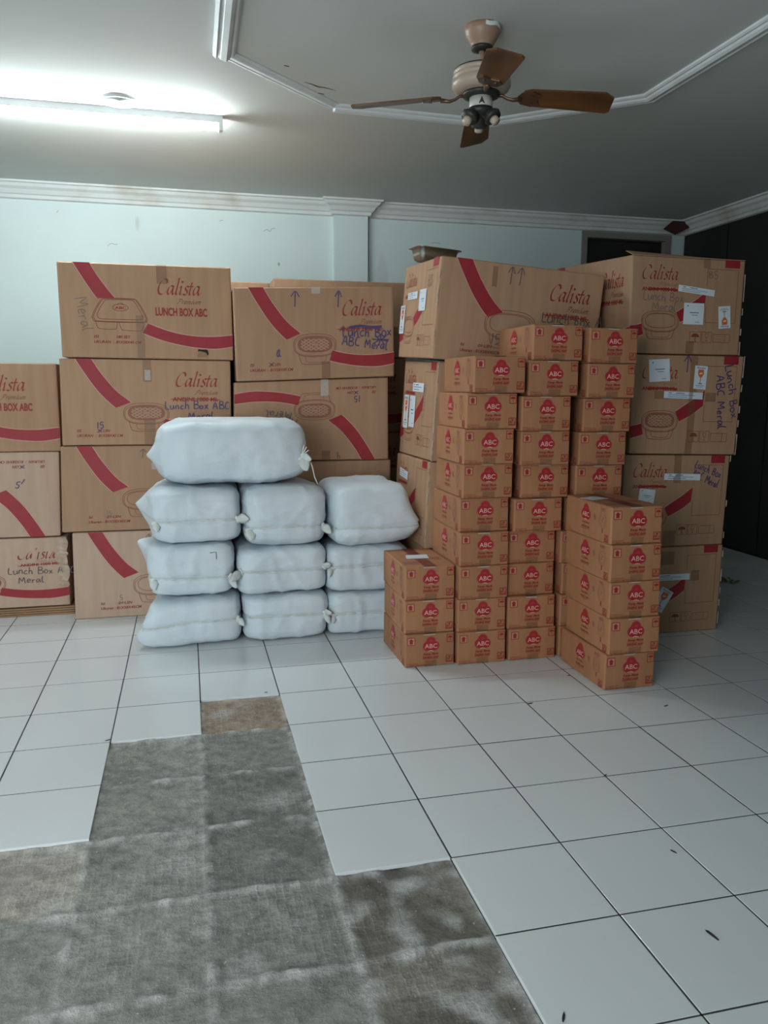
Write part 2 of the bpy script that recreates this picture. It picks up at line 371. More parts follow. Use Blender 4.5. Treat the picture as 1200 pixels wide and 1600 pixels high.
# single-stroke handwriting, x-height .55, cap 1
HW = {
 'L': (.6, [[(.1, 1), (.08, .05), (.55, 0)]]), 'l': (.3, [[(.15, 1.05), (.05, .5), (.1, .02), (.25, .05)]]),
 'u': (.6, [[(.02, .55), (.03, .12), (.2, 0), (.42, .2), (.45, .55)], [(.45, .55), (.5, .02)]]),
 'n': (.58, [[(.05, .52), (.03, 0)], [(.03, .35), (.25, .55), (.42, .45), (.45, 0)]]),
 'c': (.5, [[(.42, .48), (.2, .52), (.03, .28), (.15, .02), (.42, .08)]]),
 'h': (.58, [[(.12, 1.05), (.05, 0)], [(.04, .3), (.25, .52), (.42, .4), (.44, -.05)]]),
 'B': (.7, [[(.08, 1), (.05, 0)], [(.05, .95), (.45, .9), (.45, .6), (.08, .5), (.55, .4), (.55, .05), (.05, 0)]]),
 'o': (.55, [[(.25, .52), (.03, .35), (.1, .02), (.35, .02), (.47, .3), (.25, .52)]]),
 'x': (.55, [[(.05, .52), (.45, 0)], [(.45, .55), (.03, -.02)]]),
 'A': (.75, [[(.02, 0), (.35, 1), (.62, 0)], [(.12, .38), (.55, .36)]]),
 'C': (.65, [[(.55, .9), (.3, 1), (.05, .6), (.12, .1), (.55, .08)]]),
 'M': (.85, [[(.02, 0), (.12, .95), (.38, .3), (.62, .98), (.72, 0)]]),
 'm': (.8, [[(.05, .52), (.03, 0)], [(.04, .35), (.2, .55), (.32, .4), (.34, 0)], [(.34, .35), (.5, .55), (.65, .4), (.66, 0)]]),
 'e': (.5, [[(.04, .28), (.4, .32), (.3, .54), (.06, .4), (.08, .05), (.4, .06)]]),
 'r': (.42, [[(.06, .52), (.05, 0)], [(.05, .3), (.2, .52), (.38, .48)]]),
 'a': (.55, [[(.4, .48), (.15, .52), (.03, .2), (.2, 0), (.42, .45)], [(.42, .5), (.48, 0)]]),
 'b': (.55, [[(.08, 1.05), (.05, 0)], [(.05, .05), (.35, .05), (.42, .35), (.2, .5), (.06, .35)]]),
 'k': (.5, [[(.08, 1), (.05, 0)], [(.4, .55), (.06, .25), (.42, 0)]]),
 'i': (.3, [[(.12, .5), (.1, 0)]]), 's': (.45, [[(.38, .5), (.1, .45), (.3, .22), (.3, .02), (.03, .02)]]),
 '1': (.35, [[(.15, 1), (.1, 0)]]), '5': (.55, [[(.5, 1), (.12, .98), (.08, .55), (.4, .55), (.45, .15), (.05, 0)]]),
 '7': (.6, [[(.02, .95), (.5, 1), (.45, 0)]]), 'G': (.6, [[(.2, .9), (.02, .3), (.25, .05), (.35, .9), (.3, .2), (.55, .1)]]),
 ' ': (.45, [])}
def write(art, s, x, y, h, m, wd=.005, ang=0.0, lv=4, sx=1.0, rnd=None):
    art.cut(); rr = rnd or R; cx = 0; c, sn = math.cos(ang), math.sin(ang)
    for ch in s:
        wdt, st = HW[ch]; jy = rr.uniform(-.06, .06); sc = rr.uniform(.9, 1.1)
        for pl in st:
            pts = smooth_pts([(cx+px*sc+rr.uniform(-.02, .02), py*sc+jy+rr.uniform(-.02, .02)) for px, py in pl], 3)
            pts = [(x+h*(c*px*sx-sn*py), y+h*(sn*px*sx+c*py)) for px, py in pts]
            art.strip(pts, wd, m, lv)
        cx += wdt+.08
    art.cut()
# calligraphic brand lettering, x-height 1
CG = {
 'C': (1.2, [[(1.18, 1.25), (1.08, 1.6), (.75, 1.66), (.35, 1.3), (.1, .7), (.15, .2), (.42, 0), (.8, .1), (1.1, .4)]]),
 'a': (1.0, [[(.72, .88), (.45, .98), (.16, .68), (.05, .25), (.18, .02), (.42, .18), (.7, .72), (.78, .98)], [(.78, .98), (.66, .3), (.7, .04), (.82, .04), (.98, .24)]]),
 'l': (.5, [[(.18, 1.62), (.42, 1.8), (.28, 1.1), (.12, .35), (.12, .06), (.22, .02), (.42, .2)]]),
 'i': (.5, [[(.04, .74), (.24, .96), (.16, .45), (.1, .1), (.2, .02), (.42, .22)], [(.27, 1.50), (.42, 1.32)]]),
 's': (.68, [[(.64, .84), (.48, .98), (.28, .86), (.27, .66), (.48, .42), (.46, .14), (.25, 0), (.02, .12)]]),
 't': (.55, [[(.38, 1.4), (.24, .8), (.12, .25), (.18, .02), (.46, .2)], [(.02, .94), (.58, .95)]]),
 'P': (1.15, [[(.45, 1.45), (.3, .7), (.12, .02), (-.1, .05)], [(-.05, 1.1), (.2, 1.5), (.8, 1.6), (1.0, 1.25), (.7, .85), (.38, .8)]]),
 'r': (.65, [[(.1, .95), (.05, .0)], [(.08, .5), (.3, .92), (.58, .9)]]),
 'e': (.65, [[(.05, .35), (.45, .55), (.45, .92), (.15, .8), (.05, .3), (.2, 0), (.55, .2)]]),
 'm': (1.25, [[(.12, .95), (.05, 0)], [(.08, .5), (.35, .95), (.5, .8), (.42, 0)], [(.46, .5), (.75, .95), (.9, .8), (.82, .1), (1.1, .2)]]),
 'u': (.9, [[(.1, .95), (.05, .2), (.2, 0), (.55, .5), (.65, .95)], [(.65, .95), (.6, .1), (.85, .2)]])}
def script(art, s, x0, y0, x1, xh, m, wd, lv=1, shear=.12, keep=None):
    tot = sum(CG[c][0] for c in s); sc = (x1-x0)/tot; cx = 0
    for ch in s:
        a, st = CG[ch]
        for pl in st:
            pts = smooth_pts([(x0+(cx+p[0]+shear*p[1])*sc, y0+p[1]*xh) for p in pl], 4)
            if keep: pts = [p for p in pts if keep(*p)]
            if len(pts) > 1: art.nib(pts, wd, math.radians(38), m, lv)
        cx += a

def sup_oval(cx, cy, a, b, n=2.6, k=36, t0=0, t1=2*math.pi):
    out = []
    for i in range(k):
        t = t0+(t1-t0)*i/(k if abs(t1-t0-2*math.pi) < 1e-6 else k-1); c, s_ = math.cos(t), math.sin(t)
        out.append((cx+a*math.copysign(abs(c)**(2/n), c), cy+b*math.copysign(abs(s_)**(2/n), s_)))
    return out

W8, H8 = .81, .45
BL_ = [(.09, 1), (.14, .84), (.215, .63), (.30, .46), (.38, .35), (.465, .276), (.58, .2), (.7, .15), (.8, .127), (.9, .122), (1, .149)]
BU_ = [(.18, 1), (.235, .83), (.315, .64), (.39, .52), (.45, .43), (.5, .378), (.6, .31), (.7, .268), (.8, .25), (.9, .252), (1, .273)]
def band(i0, f0, i1, f1, art, w=W8, h=H8, BLo=BL_, BUp=BU_):
    lo, up = smooth_pts(BLo, 6), smooth_pts(BUp, 6)
    a, b = int((i0+f0)*6), int((i1+f1)*6)
    lo, up = lo[a:b+1], up[a:b+1]
    def st(lo, up, g, m, lv):
        vs = []
        for (x0, y0), (x1, y1) in zip(lo, up):
            dx, dy = (x1-x0)*w, (y1-y0)*h; l = math.hypot(dx, dy)
            vs += [(x0*w-dx/l*g, y0*h-dy/l*g), (x1*w+dx/l*g, y1*h+dy/l*g)]
        art.raw(vs, [(2*i, 2*i+1, 2*i+3, 2*i+2) for i in range(len(lo)-1)], m, lv)
    art.cut(); st(lo, up, .0035, 'pale', 0); st(lo, up, 0, 'red', 1)

def tray_woven(art, cx, cy, s=1.0, weave=True, lw=.0022, m='red_line'):
    a, b = .108*s, .056*s
    art.strip(sup_oval(cx, cy, a, b, 2.7), lw, m, closed=True)
    art.strip(sup_oval(cx, cy-.003*s, a*.94, b*.86, 2.7), lw*.8, m, closed=True)
    art.strip(sup_oval(cx, cy+.004*s, a*.80, b*.66, 2.7), lw, m, closed=True)
    if weave:
        art.poly(sup_oval(cx, cy+.004*s, a*.78, b*.63, 2.7), 'red_soft', 1)
        bw, bh = .020*s, .0068*s; st = .0125*s
        for i in range(-9, 10):
            for j in range(-5, 6):
                x = cx+i*st*1.02; y = cy+.004*s+j*st*.62
                if ((abs(x-cx)+bw*.4)/(a*.78))**2.7+((abs(y-cy-.004*s)+bh*.7)/(b*.63))**2.7 > 1: continue
                if abs(x-cx) < .02*s and abs(y-cy-.004*s) < .0075*s: continue
                k = (i+j) % 2
                if k == 0: art.quad(x, y, bw*.92, bh*.8, .33, 'pale_card', 2)
                else: art.quad(x, y, bw*.72, bh*.8, -.75, 'pale_card', 2)
        art.poly(sup_oval(cx, cy+.004*s, .019*s, .0065*s, 4, 16), 'pale_card', 3); art.strip(sup_oval(cx, cy+.004*s, .019*s, .0065*s, 4, 16), lw*.7, m, lv=4, closed=True)
    # basin below the rim
    l = [(cx-.083*s, cy-.040*s), (cx-.075*s, cy-.075*s), (cx-.055*s, cy-.092*s), (cx+.05*s, cy-.092*s), (cx+.074*s, cy-.078*s), (cx+.085*s, cy-.038*s)]
    art.strip(smooth_pts(l, 4), lw, m)
    art.strip(smooth_pts([(cx-.05*s, cy-.054*s), (cx-.045*s, cy-.076*s), (cx-.03*s, cy-.083*s), (cx+.04*s, cy-.083*s), (cx+.055*s, cy-.07*s), (cx+.058*s, cy-.05*s)], 4), lw*.8, m)
    return art
M['pale_card'] = mat('bare_board_between_ink', (0.43, 0.262, 0.158), 0.75)

def tray_abc(art, cx, cy, lw=.0022, m='red_line'):
    def rr(k, dx=0, dy=0):
        base = [(-.088, .052), (-.068, .060), (.052, .060), (.078, .052), (.10, .015), (.122, -.03), (.118, -.044), (.100, -.052), (-.104, -.052), (-.128, -.040), (-.132, -.025), (-.11, .02)]
        return smooth_pts([(cx+dx+x*k, cy+dy+y*k) for x, y in base+[base[0]]], 4)
    for k in (1.0, .95, .82): art.strip(rr(k, 0, .004 if k < .9 else 0), lw, m)
    art.strip(smooth_pts([(cx-.118, cy-.045), (cx-.112, cy-.075), (cx-.095, cy-.086), (cx-.03, cy-.086), (cx-.022, cy-.078), (cx-.018, cy-.053)], 4), lw, m)
    art.strip(smooth_pts([(cx-.010, cy-.053), (cx-.002, cy-.082), (cx+.01, cy-.09), (cx+.085, cy-.092), (cx+.10, cy-.08), (cx+.108, cy-.055)], 4), lw, m)
    art.strip(sup_oval(cx+.0, cy+.017, .036, .016, 2.2, 24), lw, m, closed=True)
    art.strip(sup_oval(cx, cy+.028, .014, .010, 2, 12, 0, math.pi), lw, m)
    art.text('ABC', cx-.026, cy+.009, cx+.026, cy+.022, 'red_dk', bold=.02)

def art81(kind, hand=None):
    """returns dict of Arts for the wide printed face"""
    D = {}
    b = D['brand_print'] = Art(); a0 = 0 if kind == 'lunch' else .105
    script(b, 'Calista', (.56+a0)*W8, .69*H8, (.815+a0)*W8, .044, 'red_dk', .0095)
    p = b; script(p, 'Premium', (.675+a0)*W8, .595*H8, (.815+a0)*W8, .0145, 'red_line', .0046, shear=.3)
    r = D['red_band'] = Art(); t = D['tray_drawing'] = Art(); z = D['size_print'] = Art()
    if kind == 'lunch':
        b.text('LUNCH BOX ABC', .545*W8, .462*H8, .85*W8, .552*H8, 'red_dk', bold=.035)
        band(0, 0, 2, 0, r); band(5, .1, 10, 0, r); tray_abc(t, .345*W8, .50*H8)
        z.text('ISI', .185*W8, .213*H8, .215*W8, .243*H8, 'red_dk', bold=.02, shear=.25); z.text('180 SET', .315*W8, .213*H8, .395*W8, .243*H8, 'red_dk', bold=.02, shear=.25)
        z.text('UKURAN  :  81X58X45 CM', .185*W8, .157*H8, .455*W8, .187*H8, 'red_dk', bold=.02, shear=.25)
    else:
        b.text('ANDINI 1000 ML', .645*W8, .515*H8, .92*W8, .565*H8, 'red_dk', bold=.03, shear=.1)
        b.strip([(.635*W8, .54*H8), (.78*W8, .545*H8), (.93*W8, .535*H8)], .0035, 'red_dk', 3)
        if kind == 'andini':
            band(0, 0, 3, .2, r); band(6, .15, 10, 0, r); tray_woven(t, .49*W8, .37*H8)
            z.text('ISI', .085*W8, .155*H8, .112*W8, .187*H8, 'red_dk', bold=.02, shear=.25); z.text('LSN', .235*W8, .155*H8, .275*W8, .187*H8, 'red_dk', bold=.02, shear=.25)
            z.text('24', .205*W8, .155*H8, .226*W8, .187*H8, 'red_dk', bold=.03, shear=.25); z.strip([(.200*W8, .15*H8), (.232*W8, .195*H8)], .003, 'pen_blue', 3); z.strip([(.202*W8, .19*H8), (.230*W8, .152*H8)], .003, 'pen_blue', 3)
            z.text('UKURAN  :  81X58X45 CM', .085*W8, .098*H8, .35*W8, .13*H8, 'red_dk', bold=.02, shear=.25)
        else:
            band(0, 0, 3, .1, r); band(6, .15, 10, 0, r); tray_woven(t, .49*W8, .37*H8, weave=False)
            z.text('Isi', .155*W8, .155*H8, .18*W8, .187*H8, 'red_dk', bold=.02, shear=.2); z.text('24 LSN', .26*W8, .155*H8, .345*W8, .187*H8, 'red_dk', bold=.02, shear=.2)
            z.strip([(.255*W8, .17*H8), (.30*W8, .172*H8)], .003, 'pen_faint', 3)
            z.text('Ukuran : 81X58X45CM', .155*W8, .098*H8, .40*W8, .13*H8, 'red_dk', bold=.02, shear=.2)
    return D

W5 = .58
def umbrella(art, x, y, s, m='abc_line', lv=2):
    art.poly([(x-s*.42, y)]+[(x+s*.42*math.cos(math.pi-math.pi*i/10), y+s*.34*math.sin(math.pi*i/10)) for i in range(1, 10)]+[(x+s*.42, y)], m, lv)
    art.strip([(x, y), (x, y-s*.38), (x+s*.08, y-s*.44), (x+s*.14, y-s*.36)], s*.07, m, lv)
def glass_icon(art, x, y, s, m='red_line', lv=2, fill=False, ang=0.0):
    c, sn = math.cos(ang), math.sin(ang)
    T = lambda pts: [(x+s*(c*a-sn*b), y+s*(sn*a+c*b)) for a, b in pts]
    bowl = [(-.22, .5), (.22, .5), (.24, .2), (.12, 0), (.03, -.06), (-.03, -.06), (-.12, 0), (-.24, .2)]
    if fill:
        art.poly(T(bowl), m, lv); art.poly(T([(-.12, .16), (.12, .22), (.11, .3), (-.13, .25)]), 'paper', lv+1)
    else: art.strip(T(bowl+[bowl[0]]), s*.05, m, lv)
    art.strip(T([(0, -.06), (0, -.45)]), s*.05, m if not fill else 'red_soft', lv); art.strip(T([(-.16, -.47), (.16, -.47)]), s*.06, m if not fill else 'red_soft', lv)
def art58(woven=True, struck=True):
    D = {}
    b = D['brand_print'] = Art(); script(b, 'Calista', .085*W5, .765*H8, .40*W5, .038, 'red_dk', .007)
    script(b, 'Premium', .23*W5, .70*H8, .40*W5, .0105, 'red_line', .0022, shear=.3)
    b.text('ANDINI 1000 ML', .09*W5, .645*H8, .39*W5, .685*H8, 'red_dk', bold=.03)
    if struck: b.strip([(.14*W5, .662*H8), (.28*W5, .668*H8), (.40*W5, .66*H8)], .009, 'red_dk', 3)
    r = D['red_band'] = Art()
    def bp(lo, up):
        r.cut()
        for g, m, lv in ((.003, 'pale', 0), (0, 'red', 1)):
            vs = []
            for (x0, y0), (x1, y1) in zip(lo, up): vs += [(x0*W5, y0*H8-g), (x1*W5, y1*H8+g)]
            r.raw(vs, [(2*i, 2*i+1, 2*i+3, 2*i+2) for i in range(len(lo)-1)], m, lv)
    bp([(0, .16), (.05, .175), (.115, .20)], [(0, .285), (.05, .295), (.098, .31)])
    bp([(.435, .335), (.5, .375), (.57, .425), (.645, .495)], [(.395, .435), (.47, .495), (.56, .565), (.655, .655)])
    r.cut(); r.rect(.815*W5, .915*H8, .95*W5, 1.0*H8, 'red', 1)
    t = D['tray_drawing'] = tray_woven(Art(), .26*W5, .335*H8, .87, weave=woven)
    s = D['panel_print'] = Art(); s.outline(.66*W5, .34*H8, .94*W5, .895*H8, .002, 'red_line')
    s.outline(.53*W5, .13*H8, .63*W5, .24*H8, .0018, 'red_line'); umbrella(s, .58*W5, .185*H8, .05, 'red_line')
    s.outline(.64*W5, .13*H8, .73*W5, .24*H8, .0018, 'red_line'); glass_icon(s, .685*W5, .185*H8, .036)
    s.outline(.745*W5, .135*H8, .90*W5, .22*H8, .0018, 'red_line'); s.strip([(.855*W5, .135*H8), (.855*W5, .22*H8)], .0018, 'red_line')
    return D

def sticker(art, cx, cy, w, h, ang, kind, lv=6):
    art.quad(cx, cy, w, h, ang, 'paper', lv); c, sn = math.cos(ang), math.sin(ang)
    T = lambda a, b: (cx+c*a*w-sn*b*h, cy+sn*a*w+c*b*h)
    if kind == 'long':
        for b, a0, a1, th in ((.28, -.38, -.3, .10), (.28, -.2, .02, .10), (.02, -.4, .3, .06), (-.26, -.4, .1, .06)): art.strip([T(a0, b), T(a1, b)], h*th, 'print_blue', lv+1)
    elif kind == 'square':
        for b, a0, a1, th in ((.36, -.35, -.28, .05), (.05, -.2, .25, .035), (-.06, -.1, .2, .025), (-.38, .1, .3, .02)): art.strip([T(a0, b), T(a1, b)], h*th, 'print_blue', lv+1)
    elif kind == 'fragile':
        x, y = T(0, .03); glass_icon(art, x, y, h*.62, 'orange', lv+1, fill=True, ang=ang)
        vs, fs = text2d('FRAGILE', .02, 0)
        art.raw([T(-.34+.68*x_, .37+.08*y_) for x_, y_ in vs], fs, 'print_blue', lv+1)
        art.strip([T(-.35, -.34), T(.35, -.34)], h*.018, 'print_blue', lv+1); art.strip([T(-.25, -.40), T(.25, -.40)], h*.015, 'print_blue', lv+1)

CARTONS = []
def carton(label, front, y, depth=.58, group='lunch box cartons', art=None, flip=False, loc_rot=None, side_art=None, back_x=0.0, back_z=(0, 0), bulge=.006,
           hand=None, tapes=(), stick=None, side_stick=None, side_hand=None, m='card', nx=8, edge=None, bulge_side=None, torn=None):
    """front: BL, BR, TR, TL as (x,z) in the world; body keeps those corners in its front plane"""
    (x0, z0), (x1, z1), (x2, z2), (x3, z3) = front
    bx, bz = (x0+x1)/2, min(z0, z1)
    if loc_rot: o = thing('lunch_box_carton', label, 'carton', loc_rot[0], loc_rot[1], group); bx, by, bz = 0, 0, 0; oy = 0
    else: o = thing('lunch_box_carton', label, 'carton', (bx, y, bz), (0, 0, 0), group)
    co = {}
    for a, (x, z) in (((0, 0), front[0]), ((1, 0), front[1]), ((1, 1), front[2]), ((0, 1), front[3])):
        co[(a[0], 0, a[1])] = Vector((x-bx, 0, z-bz))
        co[(a[0], 1, a[1])] = Vector((x-bx+back_x, depth, z-bz+(back_z[a[0]] if a[1] else 0)))
    obj('body', box_mesh('carton_body', co, bulge, m, nx=nx), o)
    fw = W8 if (x1-x0) > .7 else W5
    ff = Face(co[(0, 0, 0)], co[(1, 0, 0)], co[(1, 0, 1)], co[(0, 0, 1)], fw, H8, (0, -1, 0), bulge)
    fs = Face(co[(0, 1, 0)], co[(0, 0, 0)], co[(0, 0, 1)], co[(0, 1, 1)], W5 if depth < .7 else W8, H8, (-1, 0, 0), .4*bulge)
    if art:
        for k, a in art.items():
            for q in a.split(): q.realise(ff, k, o, flip)
    if side_art:
        for k, a in side_art.items():
            for q in a.split(): q.realise(fs, k, o)
    if tapes:
        for (u0, v0, u1, v1, mm) in tapes:
            t = Art(); nseg = 6
            for i in range(nseg):
                a0 = v0+(v1-v0)*i/nseg; a1 = v0+(v1-v0)*(i+1)/nseg
                t.rect(u0*fw, a0*H8, u1*fw, a1*H8, mm, 5)
            t.realise(ff, 'packing_tape', o)
    for a, f, nm in ((hand, ff, 'marker_writing'), (side_hand, fs, 'marker_writing')):
        if a:
            h_ = Art(); a(h_, f.w, f.h)
            for q in h_.split(): q.realise(f, nm, o)
    for a, f in ((stick, ff), (side_stick, fs)):
        if a:
            for args in a:
                h_ = Art(); sticker(h_, args[0]*f.w, args[1]*f.h, *args[2:]); so = h_.realise(f, 'paper_sticker', o)
    # centre tape on top
    mb = MB(); tz = max(co[(0, 0, 1)].z, co[(1, 0, 1)].z)
    a, b, c, d = co[(0, 0, 1)], co[(1, 0, 1)], co[(1, 1, 1)], co[(0, 1, 1)]
    L0, L1 = a.lerp(d, .45), b.lerp(c, .45); H0, H1 = a.lerp(d, .55), b.lerp(c, .55)
    up = Vector((0, 0, .0007)); mb.add([L0+up, L1+up, H1+up, H0+up], [(0, 1, 2, 3)], 'tape'); mb.build('top_tape', o)
    if edge:
        # worn pale paper along a vertical corner
        for key in edge:
            mb = MB(); p, q = co[(key, 0, 0)], co[(key, 0, 1)]; sgn = -1 if key == 0 else 1; vs = []; fs_ = []
            for i in range(15):
                t_ = i/14; c_ = p.lerp(q, t_); wv = .002+.005*R.random()
                vs += [c_+Vector((sgn*.0022, wv, 0)), c_+Vector((sgn*.0028, -.0028, 0)), c_+Vector((-sgn*wv*.5, -.0024, 0))]
            for i in range(14):
                if R.random() < .45: continue
                fs_ += [(3*i, 3*i+1, 3*i+4, 3*i+3), (3*i+1, 3*i+2, 3*i+5, 3*i+4)]
            mb.add(vs, fs_, 'card_pale'); mb.build('worn_edge', o)['kind'] = 'stuff'
    o['_ff'] = 0; del o['_ff']
    return o, ff, fs

# ================================================================== STRUCTURE
# ---- floor: cement bed with lifted-tile prints, tiles as parts
def missing(c, r): return (c == 0 and r >= 0) or (c == -1 and r >= 1) or (-6 <= c <= -2 and r >= 3) or (c == 1 and r >= 4)
def floor_bed():
    mb = MB(); mb.keep = True
    xa, xb, ya, yb, st = -1.2, .6, -2.4, 0.0, .008
    nx, ny = int(round((xb-xa)/st)), int(round((yb-ya)/st)); cols = []
    for j in range(ny+1):
        for i in range(nx+1):
            x, y = xa+i*st, ya+j*st
            p = Vector((x, y, 0)); n1 = noise.noise(p*6); n2 = noise.noise(p*28+Vector((3, 1, 0))); n3 = noise.noise(p*70)
            wx = .010*noise.noise(Vector((1, y*5, 0)))+.004*noise.noise(Vector((3, y*40, 0))); wy = .010*noise.noise(Vector((x*5, 2, 0)))+.004*noise.noise(Vector((x*40, 4, 0)))
            dx = abs((x+wx)/.3-round((x+wx)/.3))*.3; dy = abs((y+wy)/.3-round((y+wy)/.3))*.3
            wob = 0.0
            rx = math.exp(-(dx/.012)**2)*max(0, .75+1.2*noise.noise(Vector((x*3, y*14, 5)))); ry = math.exp(-(dy/.012)**2)*max(0, .70+noise.noise(Vector((x*14, y*3, 9)))*1.3)
            ridge = max(rx*.7, ry)
            pit = max(0, noise.noise(p*19+Vector((7, 2, 0)))-.25); z = -.0112+.0020*n1+.0018*n2+.0013*n3+.0075*ridge-.006*pit
            edge = x < xa+.001 or x > xb-.001 or y < ya+.001 or y > yb-.001
            if edge: z = -.0095
            cx, cy = math.floor(x/.3), math.floor(-y/.3); cx_ = cx
            g = (.285 if cx_ >= 0 else .325)+.06*n1+.05*n2
            rgb = [g*1.0, g*1.0, g*.93]
            if cx == 0 and cy == 0: rgb = [g*1.25, g*1.0, g*.78]
            elif cx == 1: d = .62+.25*n1; rgb = [g*d*1.1, g*d, g*d*.86]
            elif cx <= -2 and cy == 3: rgb = [g*1.3, g*1.2, g*1.05]
            elif cy >= 6: rgb = [g*1.05, g*1.05, g*.98]
            if cx == 0 and cy in (2, 3): rgb = [c_*.78 for c_ in rgb]
            # pale mortar smears
            s1 = noise.noise(Vector((x*7+9, y*7, 2)))
            k = max(0, s1-.25)*1.2
            if cx == 1: k = max(0, noise.noise(Vector((x*13+4, y*13, 1)))-.02)*1.5
            k = min(.8, k+ridge*.75*(1 if n2 > -.15 else .35))
            rgb = [c_*(1-k)+.62*k for c_ in rgb]
            mb.v.append((x, y, z)); cols.append((*rgb, 1))
    for j in range(ny):
        for i in range(nx): mb.f.append([j*(nx+1)+i, j*(nx+1)+i+1, (j+1)*(nx+1)+i+1, (j+1)*(nx+1)+i]); mb.m.append(mb.mi('concrete'))
    nb = len(mb.v); z = -.0095
    for (x0, x1, y0, y1) in ((XL, xa, YF-1.5, WALLY), (xb, XR, YF-1.5, WALLY), (xa, xb, yb, WALLY), (xa, xb, YF-1.5, ya)):
        mb.add([(x0, y0, z), (x1, y0, z), (x1, y1, z), (x0, y1, z)], [(0, 1, 2, 3)], 'concrete')
    cols += [(.035, .034, .032, 1)]*(len(mb.v)-nb)
    me = mb.mesh('floor', smooth=True)
    ca = me.color_attributes.new('tint', 'FLOAT_COLOR', 'POINT')
    for i, c_ in enumerate(cols): ca.data[i].color = c_
    return struct(obj('floor', me))
floor = floor_bed()
def tile_mesh(seed):
    g = .0020; hw = .15-g; mb = MB(); e = .0012
    prof = [(hw, -.009), (hw, -.0008), (hw-e, 0)]
    vs = []
    for (a, z) in prof: vs += [(-a, -a, z), (a, -a, z), (a, a, z), (-a, a, z)]
    fs = [(8, 9, 10, 11), (3, 2, 1, 0)]
    for k in (0, 4):
        for i in range(4): fs.append((k+i, k+(i+1) % 4, k+4+(i+1) % 4, k+4+i))
    mb.add(vs, fs, 'tile'); return mb.mesh('floor_tile')
TM = tile_mesh(0)
Minv = cam.matrix_world.inverted()
def vis(x, y, z=0):
    q = Minv @ Vector((x, y, z))
    if q.z > -.2: return False, 0
    u = 600+1245.43*q.x/-q.z; v = 800-1245.43*q.y/-q.z
    return (-60 < u < 1260 and 600 < v < 1680), -q.z
cells = []
for c in range(-9, 14):
    for r in range(-10, 14):
        x0, x1 = max(XL, .3*c), min(XR, .3*c+.3); ok = not missing(c, r)
        if not ok or .3*c < XL+.05 or .3*c+.3 > XR+.12 or -.3*r > WALLY+.05 or -.3*r-.3 < YF-.2: continue
        xm, ym = .3*c+.15, -.3*r-.15; v, d = vis(xm, ym)
        hid = (ym > 1.05 and xm < 2.7) or (xm > 1.2 and xm < 1.9 and ym > .3) or (xm > -.1 and xm < 1.2 and ym > .8)
        cells.append((v and not hid, d, xm, ym))
show = sorted([k for k in cells if k[0]], key=lambda k: k[1])[:300]; shown = set((k[2], k[3]) for k in show)
rest = MB()
tv = [v.co.copy() for v in TM.vertices]; tf = [tuple(p.vertices) for p in TM.polygons]
for (v, d, xm, ym) in cells:
    if (xm, ym) in shown:
        o = obj('floor_tile', TM, floor, (xm+R.uniform(-.0006, .0006), ym+R.uniform(-.0006, .0006), R.uniform(-.0004, 0)))
        o.rotation_euler = (R.uniform(-.0015, .0015), R.uniform(-.0015, .0015), R.uniform(-.001, .001))
    else: rest.add([(p.x+xm, p.y+ym, p.z) for p in tv], tf, 'tile')
ro = rest.build('floor_tile_remainder', floor); ro['kind'] = 'stuff'
M['grout'] = mat('dark_grout', (0.03, 0.03, 0.028), 0.9, col2=(0.07, 0.07, 0.065), noise_scale=9)
gr = MB(); have = set((round((k[2]-.15)/.3), round((-k[3]-.15)/.3)) for k in cells); gh = .0021; gz = -.0007
for (c, r) in have:
    x, y = .3*c, -.3*r
    if (c+1, r) in have: gr.add([(x+.3-gh, y-.3, gz), (x+.3+gh, y-.3, gz), (x+.3+gh, y, gz), (x+.3-gh, y, gz)], [(0, 1, 2, 3)], 'grout')
    if (c, r+1) in have: gr.add([(x, y-.3-gh, gz), (x+.3, y-.3-gh, gz), (x+.3, y-.3+gh, gz), (x, y-.3+gh, gz)], [(0, 1, 2, 3)], 'grout')
go = gr.build('grout', floor); go['kind'] = 'stuff'

# ---- ceiling and walls
add_stains(M['ceil'], [((2.35, 1.9, 0), (.75, .28, 1), 1.0, (.30, .27, .22), .55), ((2.9, .9, 0), (.5, .35, 1), 1.0, (.34, .31, .27), .45), ((1.35, 2.65, 0), (.45, .08, 1), 1.0, (.30, .25, .2), .5),
                       ((.62, .98, 0), (.16, .05, 1), 1.0, (.40, .38, .34), .6), ((2.3, .35, 0), (.3, .12, 1), 1., (.45, .40, .34), .4)])
add_stains(M['wall'], [((1.42, 2.95, 1.95), (.05, .5, .22), 1.0, (.5, .52, .55), .4), ((-.3, 2.95, 2.28), (.02, .5, .06), 1.0, (.5, .47, .42), .5), ((.66, 2.95, 2.05), (.012, .5, .02), 1.0, (.35, .28, .16), .8)])
def wallbox(name, x0, x1, y0, y1, z0, z1, m): mb = MB(); mb.box(x0, x1, y0, y1, z0, z1, m); return struct(mb.build(name))
ceil_o = wallbox('ceiling', XL-.1, XR+.1, YF-.1, WALLY+.1, CEIL, CEIL+.1, 'ceil')
M['crack'] = mat('dark_ceiling_crack', (0.10, 0.09, 0.08), 0.9)
for pts in ([(.53, .745), (.57, .765), (.60, .785), (.635, .79), (.69, .815)], [(.425, .585), (.445, .592)], [(.60, .86), (.64, .87)]):
    mb = MB(); P_ = smooth_pts(pts, 4); mb.tube([(x, y, CEIL-.0005) for x, y in P_], [.0055*math.sin(math.pi*(i_+.6)/(len(P_)+.2)) for i_ in range(len(P_))], 'crack', n=6, flat=.35); mb.build('crack', ceil_o)
mb = MB(); DX0, DX1, DZ = 3.02, 3.80, 2.392
